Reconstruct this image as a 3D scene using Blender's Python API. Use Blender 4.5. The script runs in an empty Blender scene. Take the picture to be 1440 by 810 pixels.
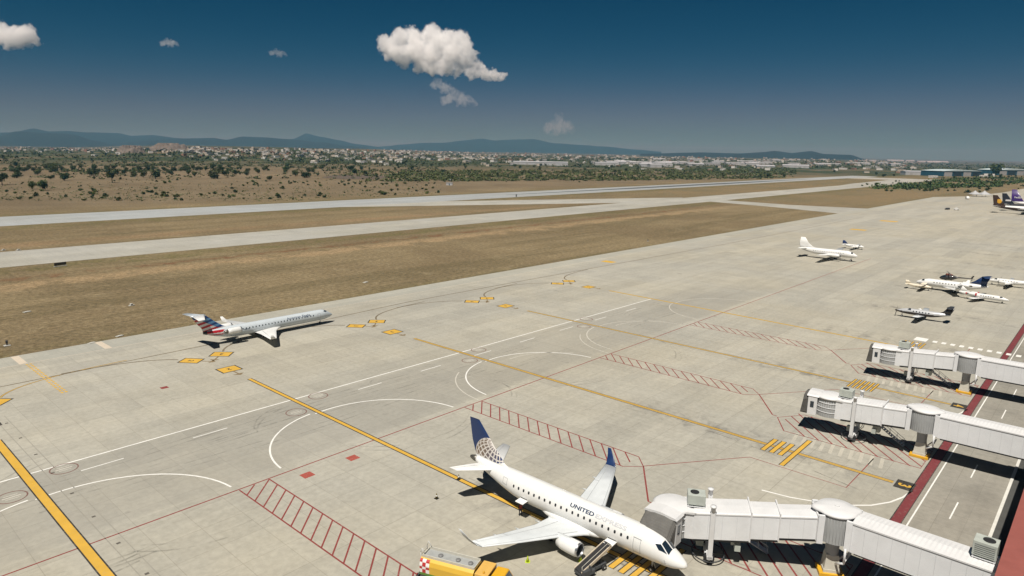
import bpy, bmesh, math, random
from mathutils import Vector, Matrix, noise
R = random.Random(7)
S = bpy.context.scene
COL = S.collection
PI = math.pi
rad = math.radians
CAM_H = 44.0
# camera axes (rows: right, up, forward); world x runs along the terminal, y runs towards the runway
AX = ((0.66945004, -0.74266628, 0.01683558), (0.13543535, 0.14430411, 0.98022119), (0.73040667, 0.65392899, -0.19718766))
FPX = 954.925
SUN = Vector((0.47, 0.18, -1.0)).normalized()

def ray(px, py):
    a, b = (px - 720) / FPX, -(py - 405) / FPX
    return Vector([AX[0][i] * a + AX[1][i] * b + AX[2][i] for i in range(3)])
def at(px, py, z=0.0):
    d = ray(px, py); t = (z - CAM_H) / d.z
    return Vector((d.x * t, d.y * t, z))
def polar(px, r):
    """ground point at range r under a photograph column (taken at the horizon)"""
    d = ray(px, 405 - 11.4 * FPX / 57.3)
    n = math.hypot(d.x, d.y)
    return d.x / n * r, d.y / n * r

# ------------------------------------------------------------------ tags
def tag(o, label=None, cat=None, group=None, kind=None):
    if label: o['label'] = label
    if cat: o['category'] = cat
    if group: o['group'] = group
    if kind: o['kind'] = kind
    return o
def empty(name, loc, rz=0.0, label=None, cat=None, group=None):
    o = bpy.data.objects.new(name, None); COL.objects.link(o)
    o.location = loc; o.rotation_euler = (0, 0, rz); o.empty_display_size = 0.5
    return tag(o, label, cat, group)
def copy_tree(o, parent=None):
    c = o.copy(); COL.objects.link(c)
    c.parent = parent
    for ch in o.children: copy_tree(ch, c)
    return c

# ------------------------------------------------------------------ mesh builder
class MB:
    def __init__(s): s.v = []; s.f = []; s.m = []; s.s = []
    def add(s, vs, fs, mi=0, sm=False):
        b = len(s.v); s.v += [tuple(p) for p in vs]
        for f in fs: s.f.append(tuple(b + i for i in f)); s.m.append(mi); s.s.append(sm)
        return s
    def box(s, x0, x1, y0, y1, z0, z1, mi=0, M=None, bev=0.0):
        vs = [Vector((x, y, z)) for z in (z0, z1) for y in (y0, y1) for x in (x0, x1)]
        if M is not None: vs = [M @ v for v in vs]
        return s.add(vs, [(0, 2, 3, 1), (4, 5, 7, 6), (0, 1, 5, 4), (2, 6, 7, 3), (0, 4, 6, 2), (1, 3, 7, 5)], mi)
    def prism(s, poly, z0, z1, mi=0, M=None):
        n = len(poly)
        a = sum(poly[i][0] * poly[(i + 1) % n][1] - poly[(i + 1) % n][0] * poly[i][1] for i in range(n))
        if a < 0: poly = poly[::-1]
        vs = [Vector((p[0], p[1], z0)) for p in poly] + [Vector((p[0], p[1], z1)) for p in poly]
        if M is not None: vs = [M @ v for v in vs]
        fs = [tuple(range(n - 1, -1, -1)), tuple(range(n, 2 * n))] + [(i, (i + 1) % n, n + (i + 1) % n, n + i) for i in range(n)]
        return s.add(vs, fs, mi)
    def sheet(s, poly, z, mi=0):
        n = len(poly)
        a = sum(poly[i][0] * poly[(i + 1) % n][1] - poly[(i + 1) % n][0] * poly[i][1] for i in range(n))
        if a < 0: poly = poly[::-1]
        return s.add([(p[0], p[1], z) for p in poly], [tuple(range(n))], mi)
    def strip(s, pts, w, z, mi=0):
        """flat painted ribbon along a polyline"""
        vs = []; n = len(pts)
        for i, p in enumerate(pts):
            a = Vector(pts[max(i - 1, 0)]); b = Vector(pts[min(i + 1, n - 1)])
            d = (b - a).normalized(); q = Vector((-d.y, d.x)) * w / 2
            vs += [(p[0] - q.x, p[1] - q.y, z), (p[0] + q.x, p[1] + q.y, z)]
        return s.add(vs, [(2 * i, 2 * i + 2, 2 * i + 3, 2 * i + 1) for i in range(n - 1)], mi)
    def tube(s, p0, p1, r0, r1=None, n=10, mi=0, sm=True, caps=True):
        p0, p1 = Vector(p0), Vector(p1); r1 = r0 if r1 is None else r1
        d = (p1 - p0).normalized(); u = d.orthogonal().normalized(); w = d.cross(u)
        vs = []
        for p, r in ((p0, r0), (p1, r1)):
            vs += [p + u * r * math.cos(2 * PI * k / n) + w * r * math.sin(2 * PI * k / n) for k in range(n)]
        s.add(vs, [(k, (k + 1) % n, n + (k + 1) % n, n + k) for k in range(n)], mi, sm)
        if caps:
            s.add(vs[:n], [tuple(range(n - 1, -1, -1))], mi); s.add(vs[n:], [tuple(range(n))], mi)
        return s
    def path(s, pts, r, n=6, mi=0):
        for a, b in zip(pts[:-1], pts[1:]): s.tube(a, b, r, r, n, mi)
        return s
    def loft(s, rings, mi=0, sm=True, cap=True):
        n = len(rings[0]); vs = [p for r in rings for p in r]; fs = []
        for j in range(len(rings) - 1):
            for k in range(n):
                fs.append((j * n + k, j * n + (k + 1) % n, (j + 1) * n + (k + 1) % n, (j + 1) * n + k))
        s.add(vs, fs, mi, sm)
        if cap:
            s.add(rings[0], [tuple(range(n - 1, -1, -1))], mi); s.add(rings[-1], [tuple(range(n))], mi)
        return s
    def lathe(s, prof, c=(0, 0, 0), axis='x', n=24, mi=0, sm=True, cap=True):
        rings = []
        for a, r in prof:
            ring = []
            for k in range(n):
                t = 2 * PI * k / n; p, q = r * math.cos(t), r * math.sin(t)
                ring.append(Vector(c) + (Vector((a, p, q)) if axis == 'x' else Vector((p, a, q)) if axis == 'y' else Vector((p, q, a))))
            rings.append(ring)
        return s.loft(rings, mi, sm, cap)
    def build(s, name, mats, parent=None, label=None, fix=True, bevel=0.0):
        me = bpy.data.meshes.new(name)
        me.from_pydata(s.v, [], s.f)
        if not isinstance(mats, (list, tuple)): mats = [mats]
        for m in mats: me.materials.append(m)
        me.polygons.foreach_set('material_index', s.m)
        me.polygons.foreach_set('use_smooth', s.s)
        if fix:
            bm = bmesh.new(); bm.from_mesh(me)
            bmesh.ops.remove_doubles(bm, verts=bm.verts, dist=1e-5)
            bmesh.ops.dissolve_degenerate(bm, edges=bm.edges, dist=1e-6)
            bmesh.ops.recalc_face_normals(bm, faces=bm.faces)
            bm.to_mesh(me); bm.free()
        me.update()
        o = bpy.data.objects.new(name, me); COL.objects.link(o)
        if parent is not None: o.parent = parent
        if label: o['label'] = label
        if bevel:
            b = o.modifiers.new('edge', 'BEVEL'); b.width = bevel; b.segments = 2; b.limit_method = 'ANGLE'; b.angle_limit = rad(40)
        return o

def text_mesh(txt, size, bold=0.0):
    cu = bpy.data.curves.new('t', 'FONT'); cu.body = txt; cu.size = size; cu.resolution_u = 3; cu.offset = bold
    cu.fill_mode = 'FRONT'
    o = bpy.data.objects.new('t', cu); COL.objects.link(o)
    dg = bpy.context.evaluated_depsgraph_get()
    me = bpy.data.meshes.new_from_object(o.evaluated_get(dg))
    vs = [v.co.copy() for v in me.vertices]; fs = [tuple(p.vertices) for p in me.polygons]
    bpy.data.objects.remove(o); bpy.data.curves.remove(cu); bpy.data.meshes.remove(me)
    return vs, fs

# ------------------------------------------------------------------ materials
class NT:
    """small node-tree helper"""
    def __init__(s, m): s.t = m.node_tree; s.n = s.t.nodes; s.l = s.t.links
    def node(s, typ, ins=None, **kw):
        n = s.n.new(typ)
        for k, v in kw.items(): setattr(n, k, v)
        for k, v in (ins or {}).items(): s.put(n, k, v)
        return n
    def put(s, n, k, v):
        if isinstance(v, bpy.types.NodeSocket): s.l.new(v, n.inputs[k])
        else: n.inputs[k].default_value = v
    def math(s, op, a, b=None, c=None, clamp=False):
        n = s.node('ShaderNodeMath', operation=op, use_clamp=clamp)
        for i, v in enumerate((a, b, c)):
            if v is not None: s.put(n, i, v)
        return n.outputs[0]
    def mix(s, f, a, b, mode='MIX'):
        n = s.node('ShaderNodeMix', data_type='RGBA', blend_type=mode)
        s.put(n, 0, f)
        for k, v in ((6, a), (7, b)):
            s.put(n, k, v if isinstance(v, bpy.types.NodeSocket) else (v[0], v[1], v[2], 1))
        return n.outputs[2]
    def noise(s, vec, scale, detail=4, rough=.55, dist=0.0):
        n = s.node('ShaderNodeTexNoise', {'Vector': vec, 'Scale': scale, 'Detail': detail, 'Roughness': rough, 'Distortion': dist})
        return n.outputs[0]
    def ramp(s, f, stops, interp='LINEAR'):
        n = s.node('ShaderNodeValToRGB'); cr = n.color_ramp; cr.interpolation = interp
        while len(cr.elements) < len(stops): cr.elements.new(0.5)
        for e, (p, c) in zip(cr.elements, stops):
            e.position = p; e.color = (c, c, c, 1) if isinstance(c, (int, float)) else (c[0], c[1], c[2], 1)
        s.l.new(f, n.inputs[0]); return n.outputs[0]
    def step(s, x, a, b):
        n = s.node('ShaderNodeMapRange', {'Value': x, 'From Min': a, 'From Max': b}, interpolation_type='SMOOTHSTEP')
        return n.outputs[0]
def new_mat(name):
    m = bpy.data.materials.new(name); m.use_nodes = True
    nt = NT(m); return m, nt, m.node_tree.nodes['Principled BSDF']
def mat(name, col, rough=.6, var=.12, scale=1.5, metal=0.0, coat=0.0, coord='Object', bump=0.0, dirt=None):
    """base colour with procedural unevenness"""
    m, nt, b = new_mat(name)
    tc = nt.node('ShaderNodeTexCoord').outputs[coord]
    n1 = nt.noise(tc, scale, 5, .6)
    f = nt.ramp(n1, [(.3, 1 - var), (.7, 1 + var * .35)])
    c = nt.mix(1.0, (col[0], col[1], col[2]), f, 'MULTIPLY')
    if dirt:
        n2 = nt.noise(tc, scale * .37, 6, .65, .4)
        c = nt.mix(nt.math('MULTIPLY', nt.step(n2, .52, .75), dirt[1]), c, dirt[0])
    nt.l.new(c, b.inputs['Base Color'])
    nt.put(b, 'Roughness', nt.math('MULTIPLY_ADD', n1, .25, rough - .12))
    b.inputs['Metallic'].default_value = metal
    b.inputs['Coat Weight'].default_value = coat
    if bump:
        bn = nt.node('ShaderNodeBump', {'Height': nt.noise(tc, scale * 6, 3), 'Strength': bump, 'Distance': .05})
        nt.l.new(bn.outputs[0], b.inputs['Normal'])
    return m
def livery_mat(name, rough=.35, metal=0.0):
    m, nt, b = new_mat(name)
    a = nt.node('ShaderNodeAttribute', attribute_name='paint').outputs[0]
    tc = nt.node('ShaderNodeTexCoord').outputs['Object']
    f = nt.ramp(nt.noise(tc, .8, 4), [(.3, .93), (.7, 1.0)])
    nt.l.new(nt.mix(1.0, a, f, 'MULTIPLY'), b.inputs['Base Color'])
    b.inputs['Roughness'].default_value = rough; b.inputs['Metallic'].default_value = metal
    return m
def paint(o, fn):
    """livery colours, one per face, from the face's place on the part"""
    me = o.data; ca = me.color_attributes.new('paint', 'FLOAT_COLOR', 'CORNER')
    for p in me.polygons:
        c = fn(p.center)
        for li in p.loop_indices: ca.data[li].color = (c[0], c[1], c[2], 1)

WHITE = mat('aircraft_white_paint', (.74, .74, .72), .32, .05, .5, coat=.3, dirt=((.55, .55, .52), .12))
WINGGREY = mat('wing_grey_paint', (.62, .65, .66), .4, .08, .8, coat=.2, dirt=((.42, .44, .45), .25))
SILVER = mat('silver_mica_paint', (.57, .62, .66), .3, .05, .5, metal=.25, coat=.3)
LIVERY = livery_mat('livery_paint')
NAVY = mat('navy_paint', (.010, .030, .105), .35, .08, .6, coat=.3)
BARE = mat('bare_metal', (.55, .56, .57), .3, .1, 2, metal=.9)
DARKMETAL = mat('burnt_metal', (.16, .15, .13), .45, .2, 2, metal=.7)
BLACK = mat('black_rubber', (.018, .018, .019), .7, .2, 3)
DARK = mat('dark_grey_paint', (.06, .065, .07), .55, .15, 2)
GLASS = mat('tinted_glass', (.012, .022, .035), .08, .1, 1, coat=.6)
WINDOWM = mat('cabin_window', (.025, .028, .032), .2, .2, 3)
SEAM = mat('panel_seam', (.28, .29, .30), .6, .1, 3)
LETTER = mat('navy_lettering', (.02, .045, .10), .45, .05, 2)
PALELET = mat('pale_grey_lettering', (.50, .51, .53), .45, .04, 2)
GEARW = mat('gear_strut_paint', (.55, .56, .55), .45, .15, 3)
REDP = mat('red_paint', (.42, .03, .035), .4, .1, 1, coat=.2)
BROWN = mat('brown_paint', (.045, .022, .012), .35, .1, .6, coat=.3)
GOLD = mat('gold_paint', (.62, .33, .03), .4, .08, 1)
PURPLE = mat('purple_paint', (.045, .015, .13), .35, .08, .6, coat=.3)
CREAM = mat('cream_paint', (.70, .63, .50), .4, .06, .8, coat=.2)
CHARCOAL = mat('charcoal_paint', (.035, .033, .035), .3, .1, .8, coat=.4)
HAZE_COL = (.09, .31, .5, 1); HAZE_ABS = (.85, .2, .02, 1); HAZE_DEN = 6.5e-5
SUN_E = 4.6; SKY_STR = .05; SKY_ALT = 1900; SKY_AIR = .8; SKY_DUST = .2; SKY_OZ = 1.5; EXPO = 0.28
SKY_TINT = (1.0, .160, .228); SKY_GAMMA = (5.0, 1.4, 1.25)
# ------------------------------------------------------------------ aircraft
def pchip(xs, ys):
    n = len(xs); h = [xs[i + 1] - xs[i] for i in range(n - 1)]; d = [(ys[i + 1] - ys[i]) / h[i] for i in range(n - 1)]
    m = [d[0]] + [0 if d[i - 1] * d[i] <= 0 else 2 * d[i - 1] * d[i] / (d[i - 1] + d[i]) for i in range(1, n - 1)] + [d[-1]]
    def f(x):
        x = min(max(x, xs[0]), xs[-1]); i = 0
        while i < n - 2 and x > xs[i + 1]: i += 1
        t = (x - xs[i]) / h[i]
        return ((2 * t**3 - 3 * t**2 + 1) * ys[i] + (t**3 - 2 * t**2 + t) * h[i] * m[i] + (-2 * t**3 + 3 * t**2) * ys[i + 1] + (t**3 - t**2) * h[i] * m[i + 1])
    return f
class Body:
    """fuselage surface: s metres behind the nose, th degrees (0 port side, 90 top, 180 starboard)"""
    def __init__(b, st, x0):
        xs = [p[0] for p in st]; b.L = xs[-1]; b.x0 = x0
        b.a, b.b, b.z = (pchip(xs, [p[k] for p in st]) for k in (1, 2, 3))
    def p(b, s, th, off=0.0):
        t = rad(th); A, B = b.a(s) + off, b.b(s) + off
        return Vector((b.x0 - s, A * math.cos(t), b.z(s) + B * math.sin(t)))
    def mesh(b, n=36, step=.5, s0=0.0, s1=None):
        s1 = b.L if s1 is None else s1
        ss = []; s = s0
        while s < s1 - .02:
            ss.append(s); s += (.08 if s < .5 else .2 if s < 4 else step)
        ss.append(s1)
        m = MB(); m.loft([[b.p(s, 360 * k / n) for k in range(n)] for s in ss]); return m
    def patch(b, q, off=.012, nu=4, nv=4, m=None):
        """quad on the skin; q = four (s, th) corners in order"""
        m = m or MB(); vs = []
        for i in range(nu + 1):
            for j in range(nv + 1):
                u, v = i / nu, j / nv
                s = (q[0][0] * (1 - u) + q[1][0] * u) * (1 - v) + (q[3][0] * (1 - u) + q[2][0] * u) * v
                t = (q[0][1] * (1 - u) + q[1][1] * u) * (1 - v) + (q[3][1] * (1 - u) + q[2][1] * u) * v
                vs.append(b.p(s, t, off))
        w = nv + 1
        m.add(vs, [(i * w + j, (i + 1) * w + j, (i + 1) * w + j + 1, i * w + j + 1) for i in range(nu) for j in range(nv)], 0, True)
        return m
    def theta(b, s, z, star=True):
        v = max(-1, min(1, (z - b.z(s)) / b.b(s))); t = math.degrees(math.asin(v))
        return 180 - t if star else t
def foil(n=9):
    up = [(c, 1.0 * (1.4845 * math.sqrt(c) - .63 * c - 1.758 * c * c + 1.4215 * c**3 - .5075 * c**4)) for c in [(1 - math.cos(PI * i / n)) / 2 for i in range(n + 1)]]
    return [(c, t) for c, t in up[::-1]] + [(c, -t * .7) for c, t in up[1:-1]]
FOIL = foil()
def surface(secs, x0, side, vertical=False):
    """lofted wing: secs = (s_le, chord, y, z, thickness, cant)"""
    rings = []
    for s, ch, y, z, t, cant in secs:
        ca, sa = math.cos(rad(cant)), math.sin(rad(cant)); ring = []
        for c, q in FOIL:
            dx, dn = c * ch, q * ch * t
            if vertical: ring.append(Vector((x0 - s - dx, y + dn, z)))
            else: ring.append(Vector((x0 - s - dx, side * (y - dn * sa), z + dn * ca)))
        rings.append(ring)
    m = MB(); m.loft(rings); return m
def wing_line(secs, x0, side, f0, f1, ya, yb, off=.015):
    """thin dark seam on the upper skin between two chord fractions"""
    def pt(y, f):
        for a, b in zip(secs[:-1], secs[1:]):
            if a[2] <= y <= b[2]:
                k = (y - a[2]) / (b[2] - a[2])
                s, ch, z, t = (a[i] + (b[i] - a[i]) * k for i in (0, 1, 3, 4))
                th = 1.4845 * math.sqrt(f) - .63 * f - 1.758 * f * f + 1.4215 * f**3 - .5075 * f**4
                return Vector((x0 - s - f * ch, side * y, z + th * ch * t + off))
    vs = []; N = 8
    for i in range(N + 1):
        y = ya + (yb - ya) * i / N; vs += [pt(y, f0), pt(y, f1)]
    m = MB(); m.add(vs, [(2 * i, 2 * i + 2, 2 * i + 3, 2 * i + 1) for i in range(N)]); return m
def wheel(parent, c, r, w, name='wheel'):
    m = MB(); m.lathe([(-w / 2, r * .55), (-w / 2, r * .9), (-w * .35, r), (w * .35, r), (w / 2, r * .9), (w / 2, r * .55)], c, 'y', 18)
    o = m.build('tyre', BLACK, parent)
    k = MB(); k.lathe([(-w / 2 - .01, r * .25), (-w / 2 + .02, r * .52), (w / 2 - .02, r * .52), (w / 2 + .01, r * .25)], c, 'y', 14)
    k.build('rim', GEARW, o); return o
def gear(root, x, y, ztop, r, w, twin=True, name='landing_gear'):
    m = MB(); m.tube((x, y, r), (x, y, ztop), .09 if r > .3 else .05, n=8)
    m.tube((x, y - (.3 if twin else .12), r), (x, y + (.3 if twin else .12), r), .05, n=8)
    m.tube((x + r * 1.2, y, r * 1.6), (x, y, ztop * .8), .035, n=6)
    g = m.build('landing_gear', GEARW, root)
    for dy in ((-.26, .26) if twin else (.14,)): wheel(g, (x, y + dy * (r / .42) , r), r, w)
def nacelle(root, x_front, y, z, r, L, cowl=None, pylon=None, fan=True):
    m = MB(); k = r
    m.lathe([(0, k * .80), (.04, k * .86), (-.10 * L, k * .98), (-.3 * L, k), (-.6 * L, k * .95), (-.8 * L, k * .80), (-.8 * L - .01, k * .72), (-.5 * L, k * .72)], (x_front, y, z), n=28, cap=False)
    o = m.build('engine_cowl', cowl or WHITE, root)
    m = MB(); m.lathe([(-.12 * L, k * .76), (.0, k * .79), (.05, k * .82), (.03, k * .875), (-.05 * L, k * .945)], (x_front, y, z), n=28, cap=False); m.build('intake_lip', BARE, o)
    m = MB(); m.lathe([(-.13 * L, k * .77), (-.135 * L, .01)], (x_front, y, z), n=24, cap=False)
    m.lathe([(-.13 * L, k * .2), (-.07 * L, k * .1), (-.05 * L, .005)], (x_front, y, z), n=12, cap=False); m.build('fan', DARK, o)
    m = MB(); m.lathe([(-.55 * L, k * .6), (-.85 * L, k * .55), (-1.0 * L, k * .42), (-1.0 * L - .01, k * .36), (-.9 * L, k * .34)], (x_front, y, z), n=22, cap=False)
    m.lathe([(-.85 * L, k * .3), (-1.08 * L, .02)], (x_front, y, z), n=14); m.build('exhaust', DARKMETAL, o)
    return o
def prop(root, x, y, z, r, blades=4, spin=.22, m=None):
    b = MB(); b.lathe([(.45, .01), (.3, spin * .6), (.05, spin), (-.05, spin)], (x, y, z), n=14)
    for k in range(blades):
        t = 2 * PI * k / blades + .5
        d = Vector((0, math.cos(t), math.sin(t))); e = Vector((.35, -math.sin(t) * .9, math.cos(t) * .9)).normalized(); c = Vector((x, y, z))
        ring = lambda q, w: [c + d * q + e * w + Vector((.02, 0, 0)), c + d * q - e * w + Vector((.02, 0, 0)), c + d * q - e * w - Vector((.02, 0, 0)), c + d * q + e * w - Vector((.02, 0, 0))]
        b.loft([ring(spin * .8, .07), ring(r * .5, .13), ring(r * .9, .1), ring(r, .04)], 0, False)
    return b.build('propeller', m or DARK, root)
WIN_CACHE = {}
def cabin_windows(root, B, slist, z, w, h, sides=(1, -1), mtl=None):
    """each window a mesh of its own, sharing data along the constant-section cabin"""
    for sd in sides:
        me = None; s_ref = None
        for s in slist:
            th = B.theta(s, z, sd < 0); n = 10; vs = [B.p(s, th, .014)]
            key = round(B.a(s), 3)
            if me is not None and key == s_ref[1]:
                o = bpy.data.objects.new('window', me); COL.objects.link(o); o.parent = root; o.location.x = s_ref[0] - s
                continue
            dth = math.degrees(h / 2 / B.b(s))
            for k in range(n):
                t = 2 * PI * k / n; e = (abs(math.cos(t))**.7 * (1 if math.cos(t) >= 0 else -1), abs(math.sin(t))**.7 * (1 if math.sin(t) >= 0 else -1))
                vs.append(B.p(s + e[0] * w / 2, th + e[1] * dth, .014))
            m = MB(); m.add(vs, [(0, 1 + k, 1 + (k + 1) % n) for k in range(n)])
            o = m.build('window', mtl or WINDOWM, root); me = o.data; s_ref = (s, key)
def frame_patch(root, B, s0, s1, th0, th1, name, w=.05, m=None, sides=(-1,), sill_only=False):
    """outline of a door on the skin"""
    for sd in sides:
        f = (lambda t: t) if sd < 0 else (lambda t: 180 - t)
        dt = math.degrees(w / B.b((s0 + s1) / 2)); mb = MB()
        for q in ([(s0, th0), (s0 + w, th0), (s0 + w, th1), (s0, th1)], [(s1 - w, th0), (s1, th0), (s1, th1), (s1 - w, th1)],
                  [(s0, th0), (s1, th0), (s1, th0 + dt), (s0, th0 + dt)], [(s0, th1 - dt), (s1, th1 - dt), (s1, th1), (s0, th1)]):
            B.patch([(a, f(t)) for a, t in q], .01, 3, 5, mb)
        mb.build(name, m or SEAM, root)
def skin_text(root, B, txt, s_tail, z_base, size, mtl, name='lettering', length=None, bold=.03):
    """lettering on the starboard skin, read from tail to nose"""
    vs, fs = text_mesh(txt, size, bold * size)
    bm = bmesh.new(); bv = [bm.verts.new(v) for v in vs]
    for f in fs:
        try: bm.faces.new([bv[i] for i in f])
        except ValueError: pass
    for k in range(1, 5):
        g = bm.verts[:] + bm.edges[:] + bm.faces[:]
        bmesh.ops.bisect_plane(bm, geom=g, plane_co=(0, size * .17 * k, 0), plane_no=(0, 1, 0))
    xm = max(v.co.x for v in bm.verts); k = (length / xm) if length else 1
    for v in bm.verts:
        s = s_tail - v.co.x * k
        th = B.theta(s, z_base) - math.degrees(v.co.y / B.b(s))
        v.co = B.p(s, th, .02)
    me = bpy.data.meshes.new(name); bm.to_mesh(me); bm.free(); me.materials.append(mtl)
    o = bpy.data.objects.new(name, me); COL.objects.link(o); o.parent = root
    return o
def fin_grid(secs, x0, nx=70, nz=90, half=True):
    """finely divided fin so that its painted emblem has crisp edges"""
    m = MB()
    for sd in (1, -1):
        vs = []
        for j in range(nz + 1):
            q = j / nz * (len(secs) - 1); i = min(int(q), len(secs) - 2); k = q - i
            s, ch, z, t = (secs[i][c] + (secs[i + 1][c] - secs[i][c]) * k for c in (0, 1, 3, 4))
            for a in range(nx + 1):
                f = (1 - math.cos(PI * a / nx)) / 2
                th = 1.4845 * math.sqrt(f) - .63 * f - 1.758 * f * f + 1.4215 * f**3 - .5075 * f**4
                vs.append((x0 - s - f * ch, sd * th * ch * t, z))
        w = nx + 1
        m.add(vs, [(j * w + a, (j + 1) * w + a, (j + 1) * w + a + 1, j * w + a + 1) for j in range(nz) for a in range(nx)], 0, True)
        m.add(vs[-w:], [tuple(range(w))] if sd > 0 else [], 0)
    return m

# ---- the regional jet at the gate
def gate_jet():
    x0 = 16.0
    root = empty('regional_jet', (59.3, 28.2 + x0, 0), -PI / 2, 'white twin jet with navy globe tail parked at the near jet bridge', 'airplane')
    st = [(0, .03, .03, 2.32), (.12, .28, .25, 2.33), (.35, .47, .41, 2.36), (.8, .74, .64, 2.45), (1.3, .95, .85, 2.52), (1.75, 1.09, 1.0, 2.60), (2.3, 1.22, 1.26, 2.80), (2.8, 1.32, 1.43, 2.95), (3.4, 1.41, 1.54, 3.02), (4.2, 1.47, 1.63, 3.08), (5.4, 1.505, 1.675, 3.12),
          (20.5, 1.505, 1.675, 3.12), (22.5, 1.47, 1.61, 3.17), (25, 1.25, 1.36, 3.42), (27.5, .93, .99, 3.76), (29.5, .58, .66, 4.06), (30.5, .42, .48, 4.22)]
    B = Body(st, x0)
    fus = B.mesh(48, .5).build('fuselage', WHITE, root)
    m = MB(); m.lathe([(0, .44), (-.5, .40), (-1.0, .27), (-1.25, .17), (-1.25, .12), (-1.1, .1)], (x0 - 30.45, 0, 4.22), n=20); o = m.build('tail_cone', DARKMETAL, root)
    # belly fairing
    m = MB(); rings = []
    for k in range(13):
        s = 10.2 + k * .68; q = math.sin(PI * k / 12) ** .6
        rings.append([Vector((x0 - s, (1.15 + .52 * q) * math.cos(2 * PI * j / 20), 1.95 + (.45 + .35 * q) * math.sin(2 * PI * j / 20))) for j in range(20)])
    m.loft(rings); m.build('belly_fairing', WHITE, root)
    wing = [(10.6, 7.0, .9, 1.75, .13, 0), (11.6, 5.4, 1.8, 1.83, .13, 0), (13.1, 3.85, 4.3, 2.06, .12, 0), (15.1, 2.75, 8.6, 2.48, .11, 0), (17.1, 1.72, 12.7, 2.95, .10, 5)]
    wl = [(17.1, 1.72, 12.7, 2.95, .10, 20), (17.45, 1.45, 13.05, 3.12, .09, 42), (18.2, .95, 13.65, 3.95, .08, 52), (18.9, .5, 14.0, 4.75, .08, 55)]
    for sd in (1, -1):
        w = surface(wing, x0, sd).build('wing', WINGGREY, root)
        surface(wl, x0, sd).build('winglet', NAVY if sd > 0 else WINGGREY, root, 'blue upswept winglet' if sd > 0 else None)
        wing_line(wing, x0, sd, .70, .712, 1.9, 12.3).build('flap_seam', SEAM, w)
        wing_line(wing, x0, sd, .10, .112, 2.2, 12.4).build('slat_seam', SEAM, w)
        for yy in (8.7, 12.2): wing_line(wing, x0, sd, .70, .97, yy, yy + .05).build('flap_seam', SEAM, w)
        for yy, LL in ((3.2, 2.4), (6.4, 2.1), (9.4, 1.8)):
            te = 16.9 + (yy - 4.3) * .21 if yy > 4.3 else 16.9; zz = 1.78 + (yy - 1.5) * .098
            m = MB(); m.lathe([(0, .03), (-.3 * LL, .16), (-.6 * LL, .15), (-LL, .02)], (x0 - te + LL * .62, sd * yy, zz - .16), n=10); m.build('flap_fairing', WINGGREY, w)
        e = nacelle(root, x0 - 10.55, sd * 4.15, 1.50, .86, 3.6)
        m = MB(); rings = []
        for s, zt, zb, hw in ((11.3, 2.25, 2.1, .05), (12.2, 2.38, 1.9, .2), (13.6, 2.3, 1.75, .22), (15.0, 2.0, 1.75, .04)):
            rings.append([Vector((x0 - s, sd * 4.15 - hw, zb)), Vector((x0 - s, sd * 4.15 + hw, zb)), Vector((x0 - s, sd * 4.15 + hw, zt)), Vector((x0 - s, sd * 4.15 - hw, zt))])
        m.loft(rings); m.build('pylon', WINGGREY, e)
        stab = [(26.6, 3.3, .3, 4.0, .10, 0), (27.0, 3.0, .9, 4.08, .10, 0), (29.2, 1.35, 5.0, 4.75, .09, 0)]
        h = surface(stab, x0, sd).build('tailplane', WHITE, root)
        wing_line(stab, x0, sd, .66, .68, 1.0, 4.8).build('elevator_seam', SEAM, h)
        gear(root, x0 - 15.6, sd * 2.65, 2.0, .48, .30)
    fin = [(24.3, 6.4, 0, 4.45, .075, 0), (25.6, 5.2, 0, 5.1, .09, 0), (27.35, 4.05, 0, 6.8, .09, 0), (30.15, 1.75, 0, 9.73, .09, 0)]
    f = fin_grid(fin, x0, 90, 130).build('tail_fin', LIVERY, root, 'navy fin with a pale latitude and longitude globe')
    cx, cz, RR = x0 - 28.05, 5.05, 2.75           # globe centre and radius on the fin
    ax = Vector((.35, .55, .76)).normalized()
    e1 = ax.orthogonal().normalized(); e2 = ax.cross(e1)
    def globe(c):
        dx, dz = (c.x - cx) / RR, (c.z - cz) / RR; r2 = dx * dx + dz * dz
        dors = c.z < 5.75 - (x0 - c.x - 24.3) * .36
        if c.z < 4.9 or dors: return (.8, .8, .78)
        if r2 < 1:
            n = Vector((dx, math.sqrt(1 - r2), dz)); lat = math.degrees(math.asin(n.dot(ax))); lon = math.degrees(math.atan2(n.dot(e2), n.dot(e1)))
            if min(lat % 15, 15 - lat % 15) < 2.0 or min(lon % 18, 18 - lon % 18) * math.cos(rad(lat)) < 2.0 or r2 > .955: return (.66, .62, .58)
            k = max(0, min(1, .5 - dx * .9 + dz * .4))
            return (.02 + .17 * k, .04 + .10 * k, .13 - .03 * k)
        return (.010, .032, .115)
    paint(f, globe)
    m = MB(); m.tube((x0 - 30.2, 0, 4.7), (x0 - 30.2, 0, 5.0), .05, n=6); m.build('tail_light', BLACK, root)
    cabin_windows(root, B, [6.35 + .822 * k for k in range(21)], 3.62, .27, .38)
    frame_patch(root, B, 4.75, 5.65, 150, 208, 'service_door', .045, sides=(-1, 1))
    frame_patch(root, B, 24.0, 24.75, 148, 182, 'service_door', .045, sides=(-1, 1))
    m = MB(); B.patch([(4.70, 151.5), (5.7, 151.5), (5.7, 149.5), (4.70, 149.5)], .03, 4, 2, m); m.build('door_gutter', SEAM, root)
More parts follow.
